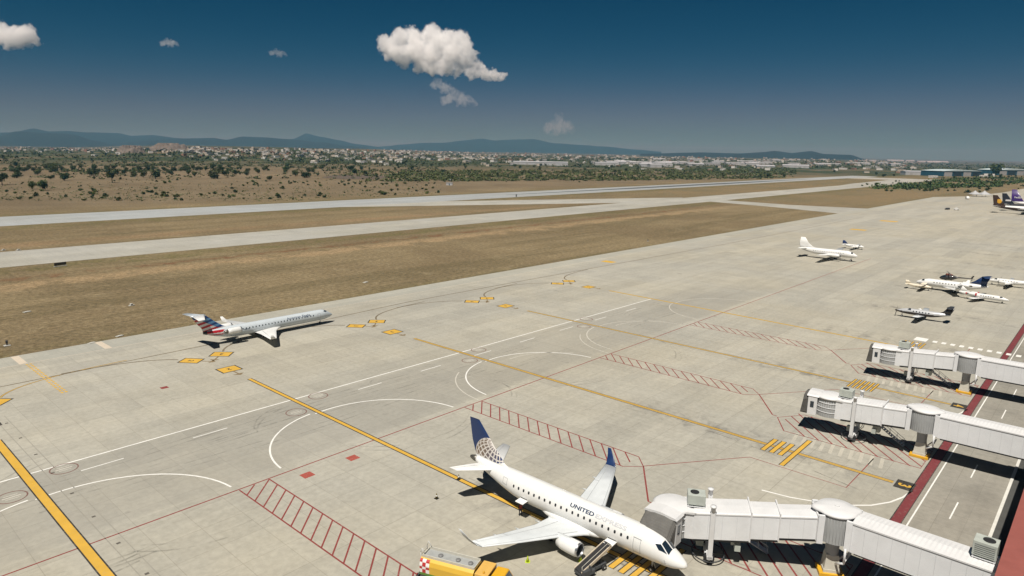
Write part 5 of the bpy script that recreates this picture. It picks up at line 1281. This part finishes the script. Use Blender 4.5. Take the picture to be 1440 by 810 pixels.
def scrub(name, label, n, pick, leaf, wr, seed, faces=16):
    rnd = random.Random(seed); mb = MB(); done = 0; tries = 0
    while done < n and tries < n * 8:
        tries += 1
        q = pick(rnd)
        if q is None: continue
        p = hit(*q)
        if p is None or (p.y < 520 and not p.x > 1000) or (p.y < 150): continue
        if p.x > 1000 and 290 < p.y < 530 and p.x < 1800: continue
        if p.x > 900 and p.y < 160: continue
        done += 1; w = rnd.uniform(*wr) * (1 + math.hypot(p.x, p.y) / 4000); h = w * rnd.uniform(.45, .8)
        for k in range(faces):
            v = Vector((rnd.gauss(0, .33) * w, rnd.gauss(0, .33) * w, abs(rnd.gauss(.25, .3)) * h)); s = w * rnd.uniform(.14, .28)
            a = Vector((rnd.gauss(0, 1), rnd.gauss(0, 1), rnd.gauss(0, .5))).normalized(); b_ = a.cross(Vector((rnd.gauss(0, .6), rnd.gauss(0, .6), 1))).normalized()
            c = p + v; mb.add([c - a * s, c - b_ * s * .8, c + a * s, c + b_ * s * .8], [(0, 1, 2, 3)])
    o = mb.build(name, leaf, fix=False); o['kind'] = 'stuff'; tag(o, label); return o
def dens(px, py, s=.012, sy=.16, z=0): return noise.noise(Vector((px * s, py * sy, z)))
def pk1(r):
    px = r.uniform(450, 1120)
    if r.random() > smooth(450, 640, px): return None
    py = 250 - (px - 540) * .004 + r.uniform(-9.5, 5.5) - max(0, px - 900) * .012
    if px > 860 and py < 236: return None
    return (px, py) if dens(px, py, .02, .2, 5) > r.uniform(-.55, .25) - (.15 if py < 247 else 0) else None
scrub('scrub_woodland', 'dense green scrub beyond the runway', 2600, pk1, LEAF, (3.0, 6.5), 21, 16)
def pk2(r):
    px = r.uniform(0, 620); py = r.choice((r.gauss(239, 1.6), r.gauss(232, 1.6), r.uniform(228, 252)))
    return (px, py) if dens(px, py, .012, .35, 9) > r.uniform(-.25, .45) else None
scrub('scrub_woodland', 'rows of dark bushes crossing the dry plain at left', 1000, pk2, LEAFD, (3.0, 6.0), 22, 14)
def pk3(r):
    px = r.uniform(0, 1440); lim = 203 + px * .0165 + 4; py = lim + abs(r.gauss(0, 9)) + 1
    return (px, py) if py < 236 + max(0, px - 1000) * .012 and dens(px, py, .02, .3, 3) > r.uniform(-.6, .3) else None
scrub('distant_wood', 'distant trees among the houses of the town', 3300, pk3, LEAFD, (5, 9.5), 23, 10)
def pk4(r):
    px = r.uniform(1225, 1440); py = r.uniform(250, 266)
    return (px, py) if dens(px, py, .02, .25, 7) > r.uniform(-.5, .25) else None
scrub('scrub_woodland', 'green scrub between the apron end and the hangars', 620, pk4, LEAF, (3.0, 6.5), 24, 16)
def pk5(r): return (r.uniform(0, 620), 283 - abs(r.gauss(0, 16)))
scrub('ground_cover', 'small weeds scattered on the dry plain', 1100, pk5, LEAF, (.8, 2.2), 25, 8)
# ------------------------------------------------------------------ buildings far off
HW = [mat('house_wall_white', (.66, .65, .62), .8, .15, .3), mat('house_wall_cream', (.50, .44, .36), .8, .15, .3), mat('house_wall_grey', (.36, .36, .36), .8, .15, .3), mat('house_wall_brick', (.30, .17, .12), .8, .15, .3)]
SHEDW = mat('shed_wall_white', (.42, .43, .44), .6, .12, .1); SHEDR = mat('shed_roof_white', (.46, .47, .49), .5, .12, .08); BLUEG = mat('hangar_wall_blue_green', (.020, .075, .115), .5, .12, .2); ROOFT = mat('hangar_roof_pale_teal', (.50, .60, .62), .5, .1, .1)
def house_mesh(k):
    rnd = random.Random(300 + k); m = MB(); w, d, h = rnd.uniform(8, 15), rnd.uniform(8, 14), rnd.choice((3.4, 3.4, 6.4))
    m.box(-w / 2, w / 2, -d / 2, d / 2, -3, h, 0); t = .25
    for a, b, c, e in ((-w / 2, w / 2, -d / 2, -d / 2 + t), (-w / 2, w / 2, d / 2 - t, d / 2), (-w / 2, -w / 2 + t, -d / 2 + t, d / 2 - t), (w / 2 - t, w / 2, -d / 2 + t, d / 2 - t)): m.box(a, b, c, e, h, h + .6, 0)
    if k % 2: m.box(-w * .2, w * .25, -d * .2, d * .2, h, h + 2.6, 0)
    for sx in (-1, 1):
        for q in range(3):
            for lv in range(int(h // 3)):
                x = -w * .33 + q * w * .33; m.box(x - .6, x + .6, sx * d / 2 - .03, sx * d / 2 + .03, 1 + lv * 3, 2.2 + lv * 3, 1); y = -d * .33 + q * d * .33; m.box(sx * w / 2 - .03, sx * w / 2 + .03, y - .6, y + .6, 1 + lv * 3, 2.2 + lv * 3, 1)
    o = m.build('house', [HW[k % 4 if k % 4 != 3 or k == 7 else 0], DARK], fix=False); me = o.data; bpy.data.objects.remove(o); return me
HM = [house_mesh(k) for k in range(9)]
rh = random.Random(77)
def house(p, label, group, sc=.85):
    o = bpy.data.objects.new('house', rh.choice(HM)); COL.objects.link(o); o.location = p; o.rotation_euler.z = rh.uniform(0, 1.57); o.scale = (sc * rh.uniform(.8, 1.3), sc * rh.uniform(.8, 1.3), sc * rh.uniform(.8, 1.3)); tag(o, label, 'house', group)
n = 0
while n < 165:
    px = rh.uniform(225, 620); py = 206.5 + (px - 225) * .0165 + abs(rh.gauss(0, 8)) + .6
    if py > 227 or dens(px, py, .02, .2, 4) < rh.uniform(-.5, .2): continue
    p = hit(px, py)
    if p is None: continue
    house(p, 'small pale house in the town on the rise at left', 'houses of the town on the rise'); n += 1
n = 0
while n < 105:
    px = rh.uniform(560, 1290); py = 212 + (px - 600) * .0150 + abs(rh.gauss(0, 7)) + .6
    if py > 234: continue
    p = hit(px, py)
    if p is None: continue
    house(p, 'small pale building in the distant city at the middle and right', 'buildings of the distant city', 1.05); n += 1
n = 0
while n < 20:
    px = rh.uniform(0, 150); py = 209 + px * .012 + abs(rh.gauss(0, 3))
    p = hit(px, py)
    if p is None: continue
    house(p, 'pale building at the foot of the left skyline mountain', 'buildings at the foot of the mountain', 1.2); n += 1
mb = MB(); n = 0; rc = random.Random(99)
while n < 1100:
    if rc.random() < .72: px = rc.uniform(540, 1300); py = 209.5 + (px - 540) * .0155 + abs(rc.gauss(0, 8))
    elif rc.random() < .5: px = rc.uniform(0, 330); py = 206.5 + px * .012 + abs(rc.gauss(0, 2.6))
    else: px = rc.uniform(250, 640); py = 207 + (px - 225) * .0165 + abs(rc.gauss(0, 7))
    if dens(px, py, .03, .4, 12) < rc.uniform(-.5, .35): continue
    p = hit(px, py)
    if p is None or math.hypot(p.x, p.y) < 1900: continue
    n += 1; L_, D_, H_ = rc.uniform(9, 26), rc.uniform(8, 16), rc.uniform(3.5, 8); M = Matrix.Translation(p) @ Matrix.Rotation(rc.uniform(0, 1.57), 4, 'Z')
    k_ = rc.choice((0, 0, 0, 1, 1, 2, 3)); mb.box(-L_ / 2, L_ / 2, -D_ / 2, D_ / 2, -3, H_, k_, M); mb.box(-L_ / 2 - .3, L_ / 2 + .3, -D_ / 2 - .3, D_ / 2 + .3, H_, H_ + .5, (k_ + 1) % 3, M)
o = mb.build('distant_city', HW, fix=False); o['kind'] = 'stuff'; o['label'] = 'hazy band of small pale buildings of the distant city'
def shed(p, L, d, h, rz, label, group=None, wall=SHEDW, roof=SHEDR, cat='warehouse', name='warehouse', doors=True):
    root = empty(name, p, rz, label, cat, group)
    m = MB(); m.box(-L / 2, L / 2, -d / 2, d / 2, -2, h); m.build('wall', wall, root)
    m = MB(); m.loft([[Vector((x, -d / 2 - .6, h)), Vector((x, -d / 2 - .6, h + .35)), Vector((x, 0, h + d * .09)), Vector((x, d / 2 + .6, h + .35)), Vector((x, d / 2 + .6, h))] for x in (-L / 2 - .6, L / 2 + .6)], 0, False); m.build('roof', roof, root)
    if doors:
        for k in range(max(1, int(L / 28))):
            for sd in (-1, 1):
                x = -L / 2 + (k + .5) * L / max(1, int(L / 28)); m = MB(); m.box(x - 4, x + 4, sd * d / 2 - .12, sd * d / 2 + .12, 0, h * .7); m.build('door', HW[2], root)
    return root
ri = random.Random(31)
for k in range(40):
    px = ri.uniform(850, 1265); py = 230.5 + (px - 900) * .0085 + ri.gauss(-.5, 3.2); p = hit(px, py)
    if p is None: continue
    shed(p, ri.uniform(35, 95), ri.uniform(20, 40), ri.uniform(6, 10), -rad(48) + ri.gauss(0, .15), 'long white warehouse in the industrial strip beyond the runway end', 'warehouses of the industrial strip')
for px, py, L, lab in ((908, 234.5, 46, 'bright white arched shed standing before the industrial strip'), (760, 232, 170, 'long pale greenhouse roof among the trees at the middle'), (1285, 246, 60, 'white shed right of the industrial strip, near two dark trees')):
    shed(hit(px, py), L, 26, 9, -rad(48), lab)
for k in range(14):
    px = ri.uniform(1215, 1330); py = 224.5 + (px - 1200) * .03 + ri.gauss(0, .6); p = hit(px, py)
    if p: shed(p, ri.uniform(90, 160), 60, 10, -rad(60), 'white roof in the far row at the foot of the right skyline', 'far row of white roofs at right')
hg = mat('hangar_opening', (.02, .028, .035), .6, .2, .3)
def hangar(px0, px1, py, h, label):
    a, b = at(px0, py), at(px1, py); d = b - a; L = d.length * .72
    root = empty('hangar', (a + b) / 2, math.atan2(d.y, d.x), label, 'hangar')
    L = d.length
    m = MB(); m.box(-L / 2, L / 2, 0, 60, 0, h * .8); m.build('wall', BLUEG, root)
    m = MB(); n_ = 14; m.loft([[Vector((-L / 2 - 1 + (L + 2) * k / n_, y, h * (.80 + .2 * math.sin(PI * k / n_)) + q)) for k in range(n_ + 1) for q in (0,)] + [Vector((L / 2 + 1 - (L + 2) * k / n_, y, h * .78)) for k in range(n_ + 1)] for y in (-1.5, 61)], 0, False); m.build('roof', ROOFT, root)
    for k in range(4):
        x = -L / 2 + L * (k + .5) / 4; m = MB(); m.box(x - L * .1, x + L * .1, -.5, .2, 0, h * .62); m.build('door', hg if k % 2 else HW[2], root)
hangar(1326, 1379, 248.0, 17, 'blue-green hangar with pale curved roof, left of the tall tree')
hangar(1404, 1452, 246.5, 19, 'blue-green hangar with dark openings, at the right edge of the photo')
for px, py, s in ((1384, 249, 9), (1390, 248.5, 11), (1306, 247, 10), (1312, 250, 8)):
    p = at(px, py); house(p, {1384: 'white office block beside the hangar, left of the tall tree', 1390: 'taller white block touching the tall tree', 1306: 'pale hut left of the hangars', 1312: 'low brown hut left of the hangars'}[px], None, s * .16)

# ------------------------------------------------------------------ small things on the airfield
def vehicle(p, rz, L, w, h, label, colm, cat='van', name='van', pick=False):
    root = empty(name, p, rz, label, cat)
    m = MB(); rings = []
    prof = [(-L / 2, h * .35, h * .92), (-L / 2 + .1, h * .22, h), (L * .18, h * .2, h), (L * .34, h * .2, h * .62), (L * .48, h * .22, h * .55), (L / 2, h * .3, h * .45)] if not pick else [(-L / 2, h * .3, h * .55), (-L * .1, h * .2, h * .58), (-L * .08, h * .2, h), (L * .15, h * .2, h), (L * .28, h * .2, h * .62), (L / 2, h * .3, h * .5)]
    for x, z0, z1 in prof: rings.append([Vector((x, -w / 2, z0)), Vector((x, w / 2, z0)), Vector((x, w / 2 * (.86 if z1 > h * .9 else 1), z1)), Vector((x, -w / 2 * (.86 if z1 > h * .9 else 1), z1))])
    m.loft(rings, 0, False); m.build('body', colm, root, bevel=.02)
    m = MB(); x0_, x1_ = (L * .16, L * .30); m.add([(x0_ + .05, -w * .4, h * .97), (x0_ + .05, w * .4, h * .97), (x1_ + .06, w * .44, h * .66), (x1_ + .06, -w * .44, h * .66)], [(0, 1, 2, 3)]); m.build('windshield', GLASS, root)
    for x in (-L * .3, L * .32):
        for y in (-w * .46, w * .46): wheel(root, (x, y, .36), .36, .22)
    return root
vehicle(at(1360, 280), rad(200), 8.5, 2.6, 3.3, 'white box truck at the end of the apron before the canopy', WHITE, 'truck', 'truck')
vehicle(at(1332, 295), rad(160), 4.8, 1.9, 1.7, 'dark car crossing the far apron', CHARCOAL, 'car', 'car')
vehicle(at(1345, 295.5), rad(80), 4.2, 1.9, 2.2, 'small white tug with dark base right of the dark car', WHITE, 'tug', 'tow_tractor', True)
def canopy(p):
    root = empty('canopy_tent', p, rad(-50), 'white twin-peaked canopy beyond the end of the apron', 'canopy')
    for cx_ in (-5.6, 5.6):
        m = MB(); rings = []
        for k in range(8):
            t = k / 7; hw = 5.5 * (1 - t) ** 1.35 + .25; z = 2.6 + 4.6 * t; rings.append([Vector((cx_ + hw * a, hw * b, z)) for a, b in ((-1, -1), (0, -.86), (1, -1), (.86, 0), (1, 1), (0, .86), (-1, 1), (-.86, 0))])
        m.loft(rings, 0, True); m.build('membrane', SHEDW, root)
        for a in (-1, 1):
            for b in (-1, 1): m = MB(); m.tube((cx_ + a * 5.3, b * 5.3, 0), (cx_ + a * 5.3, b * 5.3, 3.1), .15); m.build('post', GEARW, root)
canopy(at(1377, 276.5))
def ground_sign(p, rz, L, h, label, colm, dark=True):
    root = empty('guidance_sign', p, rz, label, 'airfield sign')
    m = MB(); m.box(-L / 2, L / 2, -.12, .12, .3, h); m.build('panel', colm, root, bevel=.02)
    m = MB(); m.box(-L * .4, -L * .34, -.05, .05, 0, .3); m.box(L * .34, L * .4, -.05, .05, 0, .3); m.box(-L * .55, L * .55, -.35, .35, -.08, .03); m.build('base', HW[2], root)
SLABM = mat('bare_concrete', (.42, .41, .37), .9, .15, 1)
ground_sign(at(85, 374), rad(15), 4.2, 1.3, 'black airfield sign beside the taxiway at left', CHARCOAL)
ground_sign(at(911, 339), rad(40), 1.4, .9, 'small dark sign on the grass by the apron edge', CHARCOAL)
ground_sign(at(726, 277), rad(60), 3.5, 2.6, 'dark sign between the runway and the angled taxiway', CHARCOAL)
def lamp(p):
    root = empty('marker_lamp', p, 0, 'black marker lamp on a white pad in the grass at left', 'marker lamp')
    m = MB(); m.box(-.6, .6, -.6, .6, -.05, .12); m.build('pad', SLABM, root, bevel=.02)
    m = MB(); m.lathe([(.12, .16), (.5, .14), (.55, .24), (1.15, .22), (1.25, .08)], axis='z', n=16); m.build('lamp_body', CHARCOAL, root)
lamp(at(10, 486))
for px, py, s, lab in ((185, 429.5, 1.3, 'small pale box on a slab in the middle of the grass'), (38, 438.5, 1.5, 'white inspection cover in the grass at left'), (168, 472.5, 1.4, 'pale cover by the apron edge behind the flag-tailed jet'), (514, 397, 1.7, 'long white cover in the grass above the second stand'), (129, 482.3, 1.3, 'white cover at the apron edge beside the cream bar'), (5, 352, 1.6, 'pale box at the left end of the taxiway'), (26, 352, 1.6, 'pale box by the taxiway, right of a similar one')):
    s *= .6; p = at(px, py); root = empty('service_cover', p, rad(20), lab, 'service cover')
    m = MB(); m.box(-s, s, -s * .5, s * .5, -.06, .10); m.build('slab', SLABM, root, bevel=.02); m = MB(); m.box(-s * .5, s * .4, -s * .3, s * .3, .10, .16 if 'cover' in lab else .55); m.build('lid', mat('lid_grey', (.55, .54, .5), .8, .1, 2), root, bevel=.015)
def cabin(p):
    root = empty('equipment_cabin', p, rad(-48), 'white equipment cabin with mast beyond the runway', 'cabin')
    m = MB(); m.box(-4, 4, -2, 2, 0, 3.2); m.build('wall', SHEDW, root); m = MB(); m.box(-4.3, 4.3, -2.3, 2.3, 3.2, 3.5); m.build('roof', HW[2], root)
    m = MB(); m.box(-.6, .6, -2.05, -1.98, 0, 2.2); m.build('door', BLUEG, root); m = MB(); m.tube((1, 0, 3.5), (1, 0, 7.5), .12); m.tube((1, 0, 6.2), (1, 0, 7.6), .5, .3); m.build('mast', WHITE, root)
cabin(at(632, 260.5))

# ------------------------------------------------------------------ clouds: real volumes far beyond the haze
def cloud(label, px0, lobes, r, density, rough=.42, scale=6.0, step=None):
    """lobes in photograph pixels (x, y, radius, depth offset) carried out to range r"""
    k = r / FPX; L = []
    for x, y, q, dz in lobes:
        d = ray(x, y); n = math.hypot(d.x, d.y, d.z); p = Vector((0, 0, CAM_H)) + d / n * (r * n / 1.0 / 1.0) * (1 / n) * math.sqrt(1 + ((x - 720) / FPX) ** 2 + ((y - 405) / FPX) ** 2)
        L.append((p + Vector((d.x, d.y, 0)).normalized() * dz * k, q * k))
    C0 = sum((p for p, q in L), Vector()) / len(L)
    m = bpy.data.materials.new('cloud_vapour'); m.use_nodes = True; nt = NT(m); t = m.node_tree; t.nodes.remove(t.nodes['Principled BSDF'])
    pos = nt.node('ShaderNodeTexCoord').outputs['Object']; fld = None
    ra = sum(q for p, q in L) / len(L); raw = pos
    for sc_, am in ((.55, 2.2), (1.7, 1.0)):
        nz_ = nt.node('ShaderNodeTexNoise', {'Vector': raw, 'Scale': sc_ / ra, 'Detail': 3, 'Roughness': .6})
        dv = nt.node('ShaderNodeVectorMath', {0: nz_.outputs['Color'], 1: (.5, .5, .5)}, operation='SUBTRACT').outputs[0]
        pos = nt.node('ShaderNodeVectorMath', {0: dv, 1: (am * ra * rough / .42,) * 3, 2: pos}, operation='MULTIPLY_ADD').outputs[0]
    warp = nt.node('ShaderNodeTexNoise', {'Vector': raw, 'Scale': 3.2 / ra, 'Detail': 7, 'Roughness': .68})
    for p, q in L:
        d = nt.node('ShaderNodeVectorMath', {0: pos, 1: tuple(p - C0)}, operation='DISTANCE').outputs['Value']
        f = nt.math('MULTIPLY_ADD', d, -1.0 / q, 1.0)
        fld = f if fld is None else nt.math('SMOOTH_MAX', fld, f, .12)
    v = nt.math('ADD', fld, nt.math('MULTIPLY', nt.math('SUBTRACT', warp.outputs[0], .56), rough * 1.9))
    den = nt.math('MULTIPLY', nt.step(v, -.02, .17), density)
    vol = nt.node('ShaderNodeVolumePrincipled', {'Color': (1, 1, 1, 1), 'Density': den, 'Anisotropy': -.1})
    t.links.new(vol.outputs[0], t.nodes['Material Output'].inputs['Volume'])
    mb = MB()
    bm = bmesh.new()
    for p, q in L:
        bmesh.ops.create_icosphere(bm, subdivisions=2, radius=q * 1.3, matrix=Matrix.Translation(p - C0))
    ch = bmesh.ops.convex_hull(bm, input=bm.verts)
    bmesh.ops.delete(bm, geom=[e for e in ch['geom_interior'] if isinstance(e, bmesh.types.BMVert)], context='VERTS')
    bm.faces.ensure_lookup_table()
    hull = [f for f in bm.faces]; me = bpy.data.meshes.new('cloud')
    loose = [f for f in bm.faces if f not in set(g for g in ch['geom'] if isinstance(g, bmesh.types.BMFace))]
    bmesh.ops.delete(bm, geom=loose, context='FACES_ONLY')
    bmesh.ops.delete(bm, geom=[v for v in bm.verts if not v.link_faces], context='VERTS')
    bmesh.ops.recalc_face_normals(bm, faces=bm.faces); bm.to_mesh(me); bm.free()
    me.materials.append(m); o = bpy.data.objects.new('cloud', me); COL.objects.link(o); o.location = C0; tag(o, label, 'cloud')
    m.cycles.volume_step_rate = .12
    m['span'] = max((p - C0).length + q for p, q in L); return o
RC = 9000
big = [(546, 62, 16, 0), (562, 53, 15, -4), (582, 52, 15, 3), (606, 50, 16, 0), (628, 54, 15, -3), (646, 56, 14, 2), (655, 68, 13, 0), (560, 72, 15, -6), (585, 72, 19, -4), (610, 72, 20, 0), (635, 76, 18, -3), (570, 82, 12, 2), (598, 90, 13, 0), (625, 94, 13, 0), (650, 88, 13, 2), (668, 94, 11, 0), (680, 101, 9, 0), (695, 104, 9, 0), (706, 105, 7, 0), (640, 102, 9, 0), (672, 103, 8, 0), (685, 105, 8, 0), (660, 100, 10, 0), (545, 76, 10, 0), (610, 98, 10, 0), (590, 97, 8, 0), (616, 62, 16, -6), (660, 80, 12, -3)]
cloud('big white cumulus cloud at the top middle of the sky', 620, big, RC, .012)
cloud('grey-white cloud cut by the left edge of the photo', 20, [(-16, 48, 17, 0), (4, 50, 16, 0), (22, 50, 16, 2), (40, 49, 15, 0), (48, 54, 10, 0), (-34, 52, 16, 0), (14, 60, 8, 0), (34, 60, 8, 0)], RC, .012)
cloud('small wisp of cloud just under the big cumulus', 620, [(611, 117, 7, 0), (618, 120, 8, 0), (627, 123, 8, 0), (634, 126, 6, 0)], RC, .0030, .62)
cloud('faint wider wisp of cloud lower under the big cumulus', 640, [(626, 140, 8, 0), (636, 136, 10, 0), (647, 137, 10, 0), (656, 141, 8, 0), (665, 143, 7, 0)], RC, .0024, .62)
cloud('faint lone wisp of cloud low in the sky right of the middle', 785, [(774, 180, 9, 0), (786, 169, 9, 0), (784, 178, 11, 0), (798, 179, 10, 0)], 24000, .00055, .62)
cloud('tiny white cloud left of the middle, higher of two', 238, [(229, 61, 4.5, 0), (235, 60, 5.5, 0), (241, 60, 5.5, 0), (247, 61.5, 4.5, 0)], RC, .005, .6)
cloud('tiny white cloud left of the big cumulus, lower of two', 388, [(382, 73.5, 4.5, 0), (388, 74, 5, 0), (394, 75, 5, 0), (400, 76, 4, 0)], RC, .0035, .6)
# ------------------------------------------------------------------ air
hz = bpy.data.materials.new('haze_air'); hz.use_nodes = True; nt = NT(hz); hz.node_tree.nodes.remove(hz.node_tree.nodes['Principled BSDF'])
v = nt.node('ShaderNodeVolumePrincipled', {'Color': HAZE_COL, 'Density': HAZE_DEN, 'Absorption Color': HAZE_ABS, 'Anisotropy': .0}); hz.node_tree.links.new(v.outputs[0], hz.node_tree.nodes['Material Output'].inputs['Volume'])
top = 60.0
for o in S.objects:
    if o.type == 'MESH' and o.name.split('.')[0] in ('mountain', 'hill'): top = max(top, max(p.co.z for p in o.data.vertices))
o = MB().box(-32000, 32000, -32000, 32000, -10, top + 12).build('haze', hz); o['kind'] = 'stuff'; o['label'] = 'pale haze over the plain'
print('HAZE TOP', top, [round(c.location.z + min(v.co.z for v in c.data.vertices)) for c in S.objects if c.name.startswith('cloud')])

# ------------------------------------------------------------------ light, sky, camera
sun = bpy.data.lights.new('sun', 'SUN'); sun.energy = SUN_E; sun.angle = rad(.53); sun.color = (1.0, .955, .87)
so = bpy.data.objects.new('sun', sun); COL.objects.link(so); so.rotation_euler = SUN.to_track_quat('-Z', 'Y').to_euler(); so.location = (-60, -20, 200)
W = bpy.data.worlds.new('World'); S.world = W; W.use_nodes = True; nt = NT(W); bg = W.node_tree.nodes['Background']
sk = nt.node('ShaderNodeTexSky', sky_type='NISHITA', sun_disc=False)
sk.sun_elevation = math.asin(-SUN.z); sk.sun_rotation = math.atan2(-SUN.x, -SUN.y); sk.altitude = SKY_ALT; sk.air_density = SKY_AIR; sk.dust_density = SKY_DUST; sk.ozone_density = SKY_OZ
sp = nt.node('ShaderNodeSeparateColor', {'Color': sk.outputs[0]}); cb = nt.node('ShaderNodeCombineColor')   # polarising-filter response: one power and gain per channel
for i in range(3):
    p_ = nt.math('POWER', sp.outputs[i], SKY_GAMMA[i])
    nt.put(cb, i, nt.math('MULTIPLY', p_, SKY_TINT[i]) if i else nt.math('DIVIDE', nt.math('MULTIPLY', p_, .108 / SKY_STR), nt.math('ADD', p_, 830.0)))
W.node_tree.links.new(cb.outputs[0], bg.inputs[0]); bg.inputs[1].default_value = SKY_STR
cam = bpy.data.cameras.new('camera'); co = bpy.data.objects.new('camera', cam); COL.objects.link(co); S.camera = co
cam.sensor_width = 36; cam.sensor_fit = 'HORIZONTAL'; cam.lens = FPX / 1440 * 36; cam.clip_start = .5; cam.clip_end = 80000
co.matrix_world = Matrix(((AX[0][0], AX[1][0], -AX[2][0], 0), (AX[0][1], AX[1][1], -AX[2][1], 0), (AX[0][2], AX[1][2], -AX[2][2], CAM_H), (0, 0, 0, 1)))
S.view_settings.view_transform = 'Standard'; S.view_settings.look = 'None'; S.view_settings.exposure = EXPO; S.view_settings.gamma = 1
S.render.engine = 'CYCLES'; cy = S.cycles
cy.use_denoising = True; cy.max_bounces = 26; cy.volume_bounces = 24; cy.diffuse_bounces = 3; cy.transparent_max_bounces = 8; cy.volume_max_steps = 256; cy.volume_step_rate = 1.0
cy.sample_clamp_indirect = 4.0
